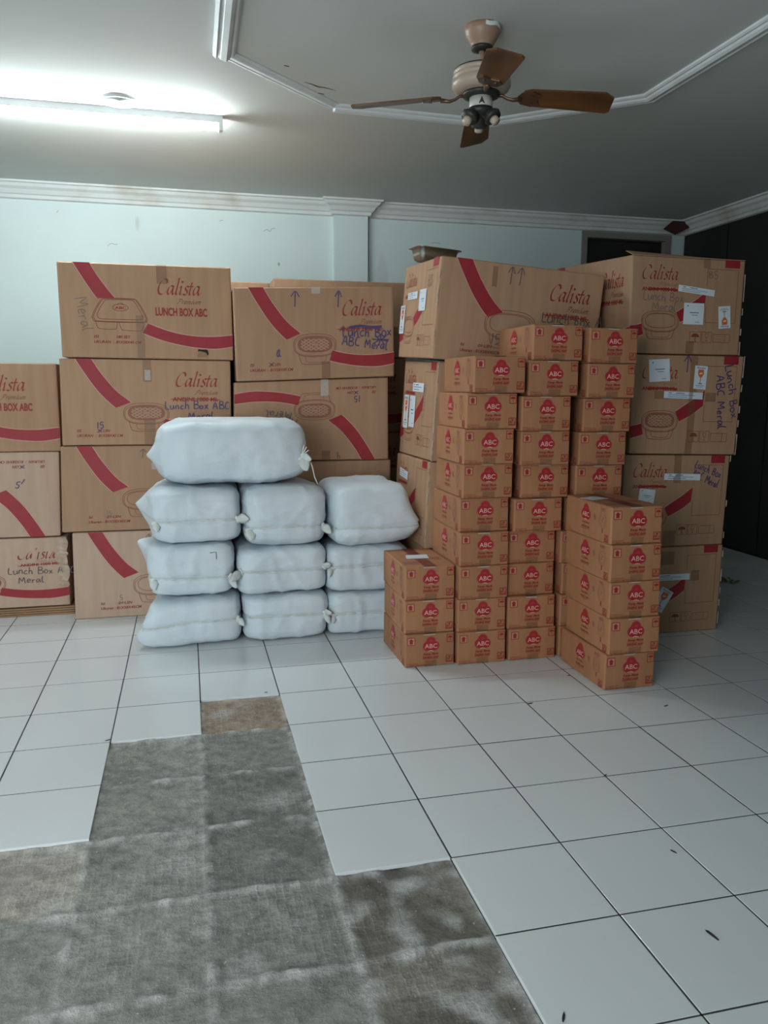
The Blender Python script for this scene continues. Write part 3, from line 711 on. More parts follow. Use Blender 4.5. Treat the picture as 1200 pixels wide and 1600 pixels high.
mb.box(XL-.1, DX0, WALLY, WALLY+.12, -.02, CEIL, 'wall'); mb.box(DX1, XR+.1, WALLY, WALLY+.12, -.02, CEIL, 'wall'); mb.box(DX0, DX1, WALLY, WALLY+.12, DZ, CEIL, 'wall')
wb = struct(mb.build('wall_back'))
mb = MB(); mb.box(1.055, 1.30, WALLY-.055, WALLY, 0, CEIL, 'wall'); mb.build('pilaster', wb)
M['scuff'] = mat('grey_scuff', (0.16, 0.17, 0.165), 0.9)
for pts in ([(-.50, 2.125), (-.475, 2.142), (-.455, 2.136), (-.435, 2.138)], [(.555, 2.27), (.58, 2.285), (.60, 2.272), (.615, 2.292), (.64, 2.294)], [(-.815, 2.325), (-.80, 2.338)], [(.25, 2.325), (.275, 2.332)], [(1.80, 2.245), (1.83, 2.252), (1.87, 2.246)]):
    mb = MB(); mb.tube([(x, WALLY-.0005, z) for x, z in smooth_pts(pts, 4)], .0024, 'scuff', n=5, flat=.5); mb.build('scuff_mark', wb)
wallbox('wall_left', XL-.1, XL, YF, WALLY, -.02, CEIL, 'wall')
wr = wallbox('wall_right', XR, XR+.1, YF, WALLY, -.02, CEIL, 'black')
mb = MB(); OX0, OX1, OZ = -2.52, -.78, 2.3
mb.box(XL-.1, OX0, YF-.1, YF, -.02, CEIL, 'wall'); mb.box(OX1, XR+.1, YF-.1, YF, -.02, CEIL, 'wall'); mb.box(OX0, OX1, YF-.1, YF, OZ, CEIL, 'wall')
struct(mb.build('wall_front'))
# dark door with transom in the back wall
d = struct(bpy.data.objects.new('door_1', None)); C.objects.link(d); d.location = (DX0, WALLY, 0)
mb = MB(); fw = .045; wd = DX1-DX0
mb.box(0, fw, -.015, .10, 0, DZ, 'frame_wood'); mb.box(wd-fw, wd, -.015, .10, 0, DZ, 'frame_wood'); mb.box(fw, wd-fw, -.015, .10, DZ-fw, DZ, 'frame_wood'); mb.box(fw, wd-fw, 0, .09, 1.98, 2.02, 'frame_wood')
mb.build('door_frame', d)
mb = MB(); mb.box(fw, wd-fw, .05, .06, 2.02, DZ-fw, 'darkglass'); mb.build('transom_pane', d)
mb = MB(); mb.box(fw, wd-fw, .04, .08, .005, 1.98, 'black'); mb.build('door_leaf', d)
# right partition: dark boards
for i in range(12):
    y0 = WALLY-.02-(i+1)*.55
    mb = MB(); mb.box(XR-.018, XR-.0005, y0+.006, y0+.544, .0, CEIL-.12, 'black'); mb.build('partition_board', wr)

# ---- cornice and ceiling trim (swept profiles)
def sweep(name, pts, prof, m, side=1, closed=False):
    """pts: xy path on the ceiling; prof: (out, drop) pairs measured to the left of travel (side=+1)"""
    mb = MB(); n = len(pts); vs = []; P = [Vector((p[0], p[1], 0)) for p in pts]
    for i, p in enumerate(P):
        a = P[i-1] if (i > 0 or closed) else None; b = P[(i+1) % n] if (i < n-1 or closed) else None
        d1 = (p-a).normalized() if a is not None else (b-p).normalized(); d2 = (b-p).normalized() if b is not None else d1
        n1 = Vector((-d1.y, d1.x, 0)); n2 = Vector((-d2.y, d2.x, 0)); k = (n1+n2)/(1+n1.dot(n2))
        for (o_, z) in prof: q = p+k*o_*side; vs.append((q.x, q.y, CEIL-z))
    m_ = len(prof); fs = []
    for i in range(n if closed else n-1):
        for j in range(m_): fs.append((i*m_+j, i*m_+(j+1) % m_, ((i+1) % n)*m_+(j+1) % m_, ((i+1) % n)*m_+j))
    if not closed: fs += [tuple(range(m_)), tuple((n-1)*m_+j for j in range(m_))]
    mb.add(vs, fs, m); return struct(mb.build(name))
corn = [(0, 0), (.095, 0), (.095, .012), (.08, .016), (.07, .034), (.05, .048), (.035, .072), (.024, .078), (.02, .098), (0, .104)]
sweep('trim_1', [(XL, WALLY), (1.055, WALLY), (1.055, WALLY-.055), (1.30, WALLY-.055), (1.30, WALLY), (XR, WALLY)], corn, 'trim_dirty', side=-1)
sweep('trim_2', [(XR, WALLY), (XR, YF)], corn, 'trim_dirty', side=-1)
sweep('trim_3', [(XL, YF), (XL, WALLY)], corn, 'trim', side=-1)
mold = [(-.042, 0), (-.042, .014), (-.030, .020), (-.024, .014), (-.012, .022), (.008, .026), (.020, .020), (.026, .013), (.034, .013), (.042, .008), (.042, 0)]
sweep('trim_4', [(.175, .50), (.165, -.75)], [(o_*1.05, z*1.6) for o_, z in mold], 'trim')
sweep('trim_5', [(.71, 1.0), (.185, .515)], [(o_*.85, z*.55) for o_, z in mold], 'trim')
sweep('trim_6', [(2.09, -.75), (2.085, .52), (1.50, 1.035), (.715, 1.01)], mold, 'trim')
sweep('trim_7', [(.165, -.76), (.70, -1.27), (1.55, -1.27), (2.09, -.76)], mold, 'trim')

# ================================================================== LAMPS AND FAN
# fluorescent batten
t = thing('fluorescent_lamp', 'lit white fluorescent batten lamp fixed to the ceiling', 'lamp', (-.42, 1.30, CEIL))
mb = MB(); mb.box(-.62, .62, -.018, .018, -.034, 0, 'lampbody'); mb.build('batten', t)
mb = MB(); mb.tube([(-.605, 0, -.050), (.605, 0, -.050)], .0165, 'tube', n=14); mb.build('tube', t, smooth=True)
for s_ in (-1, 1):
    mb = MB(); mb.box(min(s_*.605, s_*.625), max(s_*.605, s_*.625), -.020, .020, -.070, -.0, 'lampbody'); mb.build('end_cap', t)
mb = MB(); mb.box(-.02, .02, -.02, .02, -.036, -.002, 'lampbody'); mb.build('clip', t)
# downlight
t = thing('downlight', 'round white recessed downlight with frosted glass in the ceiling', 'lamp', (-.275, 1.19, CEIL))
mb = MB(); mb.lathe([(.088, 0), (.088, -.004), (.082, -.008), (.070, -.008), (.064, -.003), (.064, 0)], 'trim', n=40, cap=False); mb.build('rim', t, smooth=True)
mb = MB(); mb.lathe([(.0645, -.003), (.055, -.0022), (.02, -.0018), (.0005, -.0018)], 'downglass', n=32); mb.build('glass', t, smooth=True)

# ceiling fan
FX, FY = 1.095, .045
t = thing('ceiling_fan', 'old four-blade ceiling fan with brown blades and cream motor', 'fan', (FX, FY, CEIL))
mb = MB(); mb.lathe([(.064, 0), (.066, -.012), (.066, -.022), (.060, -.035), (.046, -.060), (.041, -.066), (.041, -.070)], 'fan_pink', n=36); mb.build('canopy', t, smooth=True)
mb = MB(); mb.lathe([(.040, -.069), (.040, -.080), (.018, -.086), (.012, -.086)], 'fan_black', n=28); mb.build('canopy_cap', t, smooth=True)
mb = MB()
pts = []
for i in range(7):
    for j, z in enumerate((-.003, -.018)):
        a = math.radians(-100+i*11); pts.append((.0672*math.cos(a), .0672*math.sin(a), z-.003*math.sin(i*1.3)))
mb.add(pts, [(2*i, 2*i+1, 2*i+3, 2*i+2) for i in range(6)], 'chip'); mb.build('paint_chip', t)
mb = MB(); mb.tube([(0, 0, -.08), (0, 0, -.16)], .0115, 'fan_pink', n=14); mb.build('down_rod', t, smooth=True)
mb = MB(); mb.lathe([(.03, -.146), (.098, -.152), (.105, -.157), (.105, -.166), (.101, -.169), (.107, -.173), (.107, -.183), (.103, -.186), (.109, -.190), (.110, -.208), (.102, -.222), (.084, -.230), (.062, -.232)], 'fan_cream', n=48); mo = mb.build('motor_housing', t, smooth=True)
mb = MB(); mb.lathe([(.099, -.1495), (.1045, -.155), (.096, -.1535)], 'fan_black', n=48, cap=False); mb.build('dark_rim', mo)
mb = MB(); mb.lathe([(.070, -.229), (.068, -.243), (.050, -.248), (.045, -.248)], 'fan_black', n=32); mb.build('blade_hub', t, smooth=True)
mb = MB(); mb.lathe([(.043, -.246), (.044, -.284), (.041, -.290), (.02, -.291)], 'fan_white', n=32); cup = mb.build('switch_cup', t, smooth=True)
mb = MB(); a0 = math.radians(-106)
vs = [Vector((.0448*math.cos(a0+k), .0448*math.sin(a0+k), z)) for k, z in ((-.26, -.279), (.26, -.279), (0, -.254))]
mb.add(vs, [(0, 1, 2)], 'fan_black'); mb.build('logo_mark', cup)
mb = MB(); mb.lathe([(.045, -.284), (.046, -.300), (.030, -.312), (.012, -.314)], 'fan_black', n=28); kit = mb.build('light_kit', t, smooth=True)
for k, a in enumerate((-165, -50, 75)):
    a = math.radians(a); dx, dy = math.cos(a), math.sin(a)
    mb = MB(); mb.tube([(.018*dx, .018*dy, -.298), (.038*dx, .038*dy, -.312), (.050*dx, .050*dy, -.322), (.056*dx, .056*dy, -.330)], [.020, .024, .034, .030], 'fan_black', n=16); so = mb.build('lamp_socket', kit, smooth=True)
    mb = MB(); mb.tube([(.052*dx, .052*dy, -.326), (.068*dx, .068*dy, -.345)], [.017, .016], 'bulb', n=14); mb.build('socket_core', kit, smooth=True)
def blade_mesh():
    mb = MB(); o = []
    L0, L1 = .150, .487; hw0, hw1 = .050, .062
    o = [(L0, -.018), (L0+.012, -hw0*.8), (L0+.035, -hw0), (L1-.035, -hw1), (L1, -hw1+.028), (L1, hw1-.012), (L1-.014, hw1), (L0+.035, hw0), (L0+.012, hw0*.8), (L0, .018)]
    n = len(o); vs = [(x, y, 0) for x, y in o]+[(x, y, .007) for x, y in o]
    mb.add(vs, [tuple(reversed(range(n))), tuple(range(n, 2*n))]+[(i, (i+1) % n, n+(i+1) % n, n+i) for i in range(n)], 'blade'); return mb.mesh('blade')
BMsh = blade_mesh()
mbp = MB(); o = [(.137, -.012), (.150, -.034), (.190, -.046), (.220, -.03), (.210, 0), (.220, .03), (.190, .046), (.150, .034), (.137, .012)]; n = len(o)
vs = [(x, y, -.004) for x, y in o]+[(x, y, -.0005) for x, y in o]; mbp.add(vs, [tuple(reversed(range(n))), tuple(range(n, 2*n))]+[(i, (i+1) % n, n+(i+1) % n, n+i) for i in range(n)], 'bronze')
for yy in (-.022, .022): mbp.lathe([(.006, -.0075), (.006, -.0035)], 'bronze', n=10, c=(.19, yy))
PL = mbp.mesh('blade_plate')
for k in range(4):
    a = math.radians((-17, 73, 163, 259)[k])
    b = obj('blade', BMsh, t, (0, 0, -.238)); b.rotation_euler = (Matrix.Rotation(a, 3, 'Z') @ Matrix.Rotation(math.radians(4.5), 3, 'Y') @ Matrix.Rotation(math.radians(-13), 3, 'X')).to_euler()
    obj('blade_plate', PL, b)
    mb = MB(); mb.tube([(.055, 0, .002), (.080, 0, .004), (.098, 0, -.006), (.118, 0, -.010), (.152, 0, -.004)], [.008, .008, .0075, .009, .012], 'bronze', n=10, flat=.7); mb.build('blade_arm', b, smooth=True)

# ================================================================== LUNCH BOX CARTONS
SQ = lambda x0, x1, z0, z1: [(x0, z0), (x1, z0), (x1, z1), (x0, z1)]
def arrow(a, x, y, h, m, wd=.005, sw=.25): a.cut(); a.strip([(x, y), (x+.005, y+h)], wd, m, 4); a.strip(smooth_pts([(x-h*sw, y+h*.65), (x+.005, y+h), (x+h*sw+.005, y+h*.62)], 3), wd, m, 4); a.cut()
G1 = 'lunch box cartons stacked along the back wall'
# column B
def hB1(a, w_, h_): write(a, 'Meral', .085*w_, .62*h_, .055, 'pen_faint', .004, ang=math.radians(-78)); 
o, ff, fs = carton('carton printed LUNCH BOX ABC with a small tear, topmost of its tall stack', [(-.595, 1.319), (.226, 1.314), (.222, 1.772), (-.597, 1.77)], 1.24, group=G1, art=art81('lunch'), hand=hB1,
       tapes=[(.56, .80, .62, 1, 'tape'), (.43, 0, .475, .46, 'tape')])
th = Art(); th.poly([(.79*W8, .115*H8), (.81*W8, .108*H8), (.835*W8, .112*H8), (.845*W8, .10*H8), (.85*W8, .06*H8), (.842*W8, .045*H8), (.836*W8, .075*H8), (.82*W8, .085*H8), (.795*W8, .095*H8), (.785*W8, .085*H8)], 'dark', 7)
th.poly([(.79*W8, .09*H8), (.82*W8, .08*H8), (.836*W8, .07*H8), (.84*W8, .03*H8), (.78*W8, .028*H8)], 'card_dk', 6); th.realise(ff, 'torn_hole', o)
def hB2(a, w_, h_):
    write(a, 'Lunch Box ABC', .60*w_, .425*h_, .040, 'pen_blue', .005, sx=.92, rnd=random.Random(3)); write(a, 'Merah', .74*w_, .30*h_, .042, 'pen_blue', .005, rnd=random.Random(4)) if 0 else write(a, 'Meral', .74*w_, .30*h_, .042, 'pen_blue', .005, rnd=random.Random(4))
    write(a, '15', .20*w_, .20*h_, .034, 'pen_blue', .0045)
carton('carton marked lunch Box ABC in violet pen, directly under the topmost LUNCH BOX ABC carton', [(-.617, .889), (.207, .887), (.210, 1.311), (-.610, 1.314)], 1.24, group=G1, art=art81('andini'), hand=hB2,
       tapes=[(.475, .74, .525, 1, 'tape'), (.485, .76, .52, .88, 'tape_shine'), (.475, 0, .54, .30, 'tape')])
def hB3(a, w_, h_): arrow(a, .475*w_, .86*h_, .045, 'pen_grey', .003); write(a, '15', .26*w_, .19*h_, .026, 'pen_faint', .003)
carton('carton with Isi and Ukuran print, half hidden behind white sacks, second from floor', [(-.642, .453), (.18, .452), (.19, .884), (-.627, .885)], 1.24, group=G1, art=art81('isi'), hand=hB3, tapes=[(.53, .72, .58, .80, 'tape_shine')])
def hB4(a, w_, h_): arrow(a, .455*w_, .72*h_, .11, 'pen_faint', .004, .18); write(a, '5', .27*w_, .20*h_, .028, 'pen_faint', .003)
carton('carton with Isi and Ukuran print standing on the floor beside the white sacks', [(-.602, 0), (.215, 0), (.21, .448), (-.595, .449)], 1.235, group=G1, art=art81('isi'), hand=hB4, m='card_lit')
# column A
carton('carton ending in BOX ABC print, topmost of the low stack at the wall', SQ(-1.452, -.642, .853, 1.292), 1.36, group=G1, art=art81('lunch'))
def hA2(a, w_, h_): write(a, '15', w_-.70*w_, .62*h_, .04, 'pen_blue', .005, ang=math.radians(175))
def flipped(fn):
    return fn
def hA2(a, w_, h_):
    write(a, '5', .775*w_, .655*h_, .035, 'pen_blue', .005, ang=math.radians(160)); write(a, '1', .80*w_, .68*h_, .035, 'pen_blue', .005, ang=math.radians(150))
carton('upside-down carton in the low stack, between BOX ABC carton and crumpled carton', [(-1.47, .416), (-.668, .416), (-.652, .851), (-1.462, .851)], 1.36, group=G1, art=art81('andini'), flip=True, hand=hA2, m='card_lit')
def hA3(a, w_, h_):
    write(a, 'Lunch Box ABC', .64*w_, .50*h_, .042, 'pen_grey', .0045, sx=.9, ang=-.03); write(a, 'Meral', .70*w_, .36*h_, .042, 'pen_grey', .0045)
aA3 = art81('andini'); aA3['brand_print'] = Art()
kp = lambda x, y: y < .80*H8+.10*(noise.noise(Vector((x*30, y*30, 0)))) and noise.noise(Vector((x*60, y*60, 4))) > -.28
script(aA3['brand_print'], 'Calista', .70*W8, .70*H8, .93*W8, .046, 'red_dk', .0085, keep=kp); script(aA3['brand_print'], 'Premium', .80*W8, .65*H8, .93*W8, .012, 'red_line', .0024, shear=.3)
aA3['brand_print'].text('ANDINI 1000 ML', .715*W8, .595*H8, .945*W8, .635*H8, 'red_dk', bold=.03, ang=.03); aA3['brand_print'].strip([(.70*W8, .608*H8), (.95*W8, .628*H8)], .003, 'red_dk', 3)
o, ff, fs = carton('crumpled carton with torn corner, lowest printed one of the low stack', [(-1.446, .047), (-.640, .047), (-.640, .410), (-1.441, .412)], 1.36, group=G1, art=aA3, hand=hA3, bulge=.008, m='card_lit')
# ragged torn paper at the right corner of the crumpled carton
mb = MB(); vs = []; fs_ = []
for i in range(19):
    v = .30+.70*i/18; p = ff(W8*.995, H8*v); q = ff(W8*(.93+.03*R.random()), H8*v)
    vs += [p+Vector((.012*R.random(), -.004-.018*R.random(), 0)), q+Vector((0, -.0016, 0))]
for i in range(18): fs_.append((2*i, 2*i+1, 2*i+3, 2*i+2))
mb.add(vs, fs_, 'card_pale'); mb.build('torn_paper', o)
mb = MB()
for i in range(4): mb.add([(-.41, -.008-.002*i, .001+.011*i), (.40, -.008+.003*i, .001+.011*i), (.40, .57, .001+.011*i), (-.41, .57, .001+.011*i), (-.41, -.008-.002*i, .010+.011*i), (.40, -.008+.003*i, .010+.011*i), (.40, .57, .010+.011*i), (-.41, .57, .010+.011*i)], [(3, 2, 1, 0), (4, 5, 6, 7), (0, 1, 5, 4), (1, 2, 6, 5), (2, 3, 7, 6), (3, 0, 4, 7)], 'card_dk')
tag(mb.build('flattened_cardboard', None, (-1.02, 1.36, 0)), 'flattened brown cardboard lying under the crumpled carton', 'cardboard')
# column C
def hC1(a, w_, h_):
    arrow(a, .37*w_, .79*h_, .075, 'pen_blue', .005); arrow(a, .64*w_, .78*h_, .08, 'pen_blue', .005, .18)
    a.strip(smooth_pts([(.71*w_, .555*h_), (.78*w_, .572*h_), (.85*w_, .556*h_), (.92*w_, .562*h_)], 3), .014, 'pen_blue', 4)
    write(a, 'Lunch Box', .665*w_, .455*h_, .05, 'pen_blue', .006, sx=.9, rnd=random.Random(5)); write(a, 'ABC Meral', .66*w_, .365*h_, .045, 'pen_blue', .0055, sx=.92, ang=-.12, rnd=random.Random(6))
    a.cut()
    for k in range(9): an = k*.75; a.strip([(.91*w_+.006*math.cos(an), .415*h_), (.91*w_+.045*math.cos(an), .415*h_+.03*math.sin(an))], .006, 'pen_blue', 4)
    a.cut(); write(a, 'G', .25*w_, .25*h_, .042, 'pen_blue', .005)
aC1 = art81('andini')
carton('carton with violet arrows and lunch Box scribble, topmost of stack behind white sacks', [(.236, 1.206), (1.059, 1.239), (1.053, 1.699), (.228, 1.668)], 1.18, group=G1, art=aC1, hand=hC1, bulge=.004,
       tapes=[(.475, .93, .53, 1, 'tape_shine'), (.53, 0, .585, .19, 'tape')])
def hC2(a, w_, h_):
    write(a, 'Meral', .36*w_, .60*h_, .045, 'pen_grey', .005, ang=math.radians(172)); write(a, 'ABC', .40*w_, .52*h_, .045, 'pen_grey', .005, ang=math.radians(168)); write(a, '15', .81*w_, .79*h_, .035, 'pen_blue', .0045, ang=math.pi)
    write(a, 'h', .655*w_, .02*h_, .035, 'pen_grey', .004)
carton('upside-down carton with marker writing right behind the topmost white sack', [(.215, .80), (1.035, .797), (1.031, 1.234), (.225, 1.202)], 1.2, group=G1, art=art81('andini'), flip=True, hand=hC2, bulge=.004,
       tapes=[(.55, .80, .60, 1, 'tape_shine'), (.555, 0, .61, .12, 'tape')])
carton('plain brown carton edge showing above the sacks, under the upside-down carton', SQ(.235, 1.05, .395, .794), 1.21, group=G1, nx=4)
carton('plain brown carton on the floor behind the white sacks', SQ(.235, 1.05, 0, .392), 1.22, group=G1, nx=4)
# second row, behind column C
G2 = 'cartons of the second row'
for i in range(4):
    carton(['second-row carton on the floor, behind the stack with violet arrows', 'second-row carton second from floor, behind the stack with violet arrows', 'second-row carton with red band, seen in the gap beside the violet-arrow stack', 'second-row carton whose top peeks above the violet-arrow carton'][i], SQ(.50, 1.31, .4525*i, .4525*i+.45), 1.85, group=G2, art=art81('andini') if i < 3 else None, nx=4)
for i in range(4):
    carton('plain second-row carton, %s, behind the LUNCH BOX ABC stack' % ['on the floor', 'second from floor', 'third from floor', 'topmost'][i], SQ(-.33, .48, .446*i, .446*i+.444), 1.86, group=G2, nx=4)
# middle stack E
G3 = 'cartons behind the small ABC boxes'
def hE1(a, w_, h_):
    write(a, '15', .335*w_, .20*h_, .045, 'pen_grey', .004); arrow(a, .415*w_, .80*h_, .078, 'pen_grey', .004, .18)
    arrow(a, .472*w_, .80*h_, .078, 'pen_grey', .004, .2)
    write(a, 'Lunch box A', .63*w_, .47*h_, .045, 'pen_grey', .0045, sx=1.0)
aE = art81('isi'); aE['tray_drawing'] = tray_woven(Art(), .44*W8, .40*H8, 1.15, weave=False)
def hE1s(a, w_, h_): write(a, 'B5', .72*w_, .73*h_, .05, 'pen_faint', .004)
carton('tilted carton behind small ABC boxes with a steel pan on top', SQ(0, .81, 0, .45), 0, group=G3, art=aE, side_art=art58(False), loc_rot=((1.072, .545, 1.310), (.047, .07, .014)), hand=hE1, side_hand=hE1s,
       tapes=[(.305, .76, .335, .96, 'tape')], side_stick=[(.32, .665, .17, .035, 0, 'long'), (.62, .60, .105, .10, 0, 'square'), (.05, .42, .085, .14, 0, 'fragile')], edge=[0], bulge=.004)
carton('carton with folded labels on its end, second from top behind small ABC boxes', [(1.076, .842), (1.88, .842), (1.90, 1.243), (1.106, 1.296)], .55, group=G3, side_art=art58(True), edge=[0], back_z=(.022, .022),
       side_stick=[(.50, .73, .19, .042, 0, 'long'), (.16, .46, .085, .16, 0, 'fragile'), (.36, .47, .10, .15, 0, 'square')], side_hand=lambda a, w_, h_: write(a, 'Lunch', .70*w_, .42*h_, .05, 'pen_faint', .003, ang=math.radians(80)), bulge=.004)
carton('sagging carton end just right of the sacks, third from top in its stack', [(1.050, .43), (1.86, .43), (1.88, .838), (1.068, .838)], .555, group=G3, side_art=art58(False), edge=[0], side_stick=[(.28, .77, .16, .045, -.08, 'long'), (.35, .42, .10, .10, .2, 'square')])
carton('plain carton at the floor under the stack behind the small ABC boxes', SQ(1.06, 1.865, 0, .427), .56, group=G3, nx=4)
# right stack F (end face towards the room)
G4 = 'tall right-hand stack of cartons'
def hF1(a, w_, h_): write(a, 'Lunch Box', .10*w_, .555*h_, .042, 'pen_faint', .004, sx=.85, ang=-.03); write(a, 'Meral', .18*w_, .44*h_, .042, 'pen_faint', .004); write(a, 'B5', .67*w_, .80*h_, .035, 'pen_faint', .004)
o, ff, fs = carton('topmost carton of the four-high stack by the dark partition, flap ajar', [(1.950, 1.338), (2.528, 1.336), (2.532, 1.768), (1.945, 1.772)], .36, .81, group=G4, art=art58(False), side_art=art81('andini'), hand=hF1, back_z=(.045, .03), edge=[1],
       stick=[(.565, .665, .19, .030, -.10, 'long'), (.55, .425, .105, .10, 0, 'square'), (.835, .40, .065, .105, math.pi+.10, 'fragile')], tapes=[(.50, 0, .57, .14, 'tape'), (.62, .90, .68, 1, 'tape')])
mb = MB(); mb.add([(-.29, -.002, .434), (.29, -.002, .431), (.292, .10, .447), (-.288, .07, .462), (-.29, -.002, .437), (.29, -.002, .434), (.292, .10, .450), (-.288, .07, .465)], [(3, 2, 1, 0), (4, 5, 6, 7), (0, 1, 5, 4), (1, 2, 6, 5), (2, 3, 7, 6), (3, 0, 4, 7)], 'card'); mb.build('top_flap', o)
def hF2(a, w_, h_):
    write(a, 'Lunch Box', .83*w_, .90*h_, .042, 'pen_blue', .005, ang=math.radians(-76), sx=1.02); write(a, 'ABC Meral', .755*w_, .80*h_, .042, 'pen_blue', .005, ang=math.radians(-83))
    arrow(a, .48*w_, .83*h_, .075, 'pen_blue', .005, .2)
carton('carton with vertical Lunch Box writing and upright fragile sticker by the dark partition', [(1.972, .880), (2.538, .866), (2.553, 1.332), (1.965, 1.334)], .35, .81, group=G4, art=art58(True), hand=hF2, edge=[1],
       stick=[(.235, .845, .105, .10, .06, 'square'), (.605, .78, .066, .105, -.05, 'fragile'), (.46, .60, .205, .031, -.02, 'long')], tapes=[(.51, 0, .575, 1, 'tape'), (.20, .56, .34, .64, 'tape'), (.66, .54, .76, .63, 'tape')])
def hF3(a, w_, h_): write(a, 'Lunch Box', .66*w_, .875*h_, .038, 'pen_blue', .0042, ang=-.38, sx=.72); write(a, 'ABC Meral', .635*w_, .765*h_, .038, 'pen_blue', .0042, ang=-.36, sx=.72)
carton('carton with slanted writing across its panel, second from floor by the dark partition', [(1.945, .432), (2.505, .430), (2.515, .864), (1.950, .876)], .35, .81, group=G4, art=art58(True), hand=hF3, edge=[1],
       stick=[(.545, .765, .20, .031, -.02, 'long'), (.22, .56, .085, .07, -.1, 'square')], tapes=[(.46, .70, .53, 1, 'tape'), (.40, 0, .52, .18, 'tape')])
carton('carton with tilted fragile sticker, on the floor by the dark partition', [(1.930, 0), (2.505, 0), (2.510, .429), (1.935, .429)], .35, .81, group=G4, art=art58(True), edge=[1],
       stick=[(.49, .655, .23, .032, -.01, 'long'), (.44, .40, .072, .12, -.52, 'fragile')], tapes=[(.70, .60, .78, .72, 'tape'), (.36, .80, .53, .95, 'tape'), (.33, 0, .43, .14, 'tape')])

# ================================================================== SMALL ABC BOXES
AW, AD, AH = .22, .375, .145
def clover(cx, cy, s, k=44):
    cs = [(0, .40, .60), (-.43, -.17, .60), (.43, -.17, .60), (0, -.05, .62)]; out = []
    for i in range(k):
        t = 2*math.pi*i/k; dx, dy = math.cos(t), math.sin(t); best = 0
        for (x, y, r) in cs:
            b_ = x*dx+y*dy; c_ = x*x+y*y-r*r; dd = b_*b_-c_
            if dd > 0: best = max(best, b_+math.sqrt(dd))
        out.append((cx+dx*best*s, cy+dy*best*s))
    return out
def logo(a, cx, cy, s, sx=1.0):
    f = lambda pts: [(cx+(x-cx)*sx, y) for x, y in pts]
    a.poly(f(clover(cx, cy, s*1.09)), 'abc_halo', 0); a.poly(f(clover(cx, cy, s)), 'abc_red', 1)
    a.text('ABC', cx-.80*s*sx, cy-.46*s, cx+.80*s*sx, cy+.10*s, 'abc_pale', 2, bold=.008)
    a.strip(f([(cx-.15*s, cy+.45*s), (cx, cy+.62*s), (cx+.15*s, cy+.45*s)]), .0012, 'abc_halo', 2); a.strip(f([(cx-.2*s, cy+.43*s), (cx+.2*s, cy+.43*s)]), .0012, 'abc_halo', 2)
    a.strip(smooth_pts(f([(cx-.35*s, cy-.84*s), (cx, cy-.77*s), (cx+.35*s, cy-.86*s)]), 3), .0022, 'abc_pale', 1)
def up_icon(a, x, y, s):
    a.rect(x-s/2, y-s/2, x+s/2, y+s/2, 'icon_pale', 0); a.outline(x-s/2, y-s/2, x+s/2, y+s/2, .0026, 'abc_line', 1)
    a.poly([(x-s*.22, y-s*.36), (x+s*.22, y-s*.36), (x+s*.22, y+.06*s), (x+s*.36, y+.06*s), (x, y+s*.38), (x-s*.36, y+.06*s), (x-s*.22, y+.06*s)], 'abc_line', 1)
def seven(a, x, y, s):
    a.outline(x-s/2, y-s/2, x+s/2, y+s/2, .0026, 'abc_line', 1); a.text('7', x-s*.18, y-s*.25, x+s*.22, y+s*.35, 'abc_line', 1, bold=.03)
    a.strip([(x-s*.42, y-s*.1), (x-s*.2, y+s*.15), (x-s*.3, y-s*.3)], .0028, 'abc_line', 1); a.strip([(x+s*.2, y-s*.3), (x+s*.42, y-s*.05)], .0028, 'abc_line', 1); a.strip([(x-s*.45, y-s*.42), (x+s*.45, y-s*.42)], .0026, 'abc_line', 1)
fa = Art(); logo(fa, .512*AW, .665*AH, .0345)
fa.text('Kecap Manis', .36*AW, .33*AH, .67*AW, .42*AH, 'abc_line', 1, bold=.03, shear=.3)
fa.text('DAGING ASAP', .35*AW, .235*AH, .67*AW, .305*AH, 'abc_line', 1, bold=.04, shear=.2); fa.strip([(.35*AW, .325*AH), (.67*AW, .325*AH)], .0009, 'abc_line'); fa.strip([(.35*AW, .215*AH), (.67*AW, .22*AH)], .0011, 'abc_line')
up_icon(fa, .115*AW, .79*AH, .0315); fa.outline(.84*AW, .71*AH, .97*AW, .935*AH, .0026, 'abc_line'); umbrella(fa, .905*AW, .835*AH, .026); seven(fa, .895*AW, .20*AH, .029)
fa.text('Produced by:', .03*AW, .085*AH, .26*AW, .12*AH, 'abc_line', 1, bold=.015); fa.text('PT. HEINZ ABC INDONESIA', .03*AW, .03*AH, .52*AW, .065*AH, 'abc_line', 1, bold=.015)
sa = Art(); logo(sa, .47*AD, .67*AH, .0345)
sd = Art(); sd.text('Kecap Manis', .39*AD, .35*AH, .55*AD, .425*AH, 'abc_line', 1, bold=.01, shear=.3); sd.text('DAGING ASAP', .38*AD, .245*AH, .56*AD, .30*AH, 'abc_line', 1, bold=.02); sd.strip([(.38*AD, .215*AH), (.56*AD, .22*AH)], .0011, 'abc_line')
sb = Art(); sb.text('BARU', .78*AD, .84*AH, .88*AD, .93*AH, 'red_soft', 1, bold=.02)
for k in (1.0, .72): sb.strip(sup_oval(.83*AD, .60*AH, .026*k, .033*k, 2, 24), .0016, 'red_soft', 1, closed=True)
sb.strip(smooth_pts([(.82*AD, .68*AH), (.845*AD, .62*AH), (.815*AD, .58*AH), (.84*AD, .52*AH)], 3), .004, 'red_soft', 1); sb.strip([(.83*AD, .37*AH), (.83*AD, .24*AH)], .0055, 'abc_line', 1)
seven(sa, .915*AD, .13*AH, .026); sc_ = Art(); sc_.text('PT. HEINZ ABC', .02*AD, .05*AH, .19*AD, .09*AH, 'red_soft', 1); sc_.text('Produced by', .02*AD, .11*AH, .14*AD, .145*AH, 'red_soft', 1); sb.quad(.66*AD, .62*AH, .014, .022, .2, 'red_soft', 0)
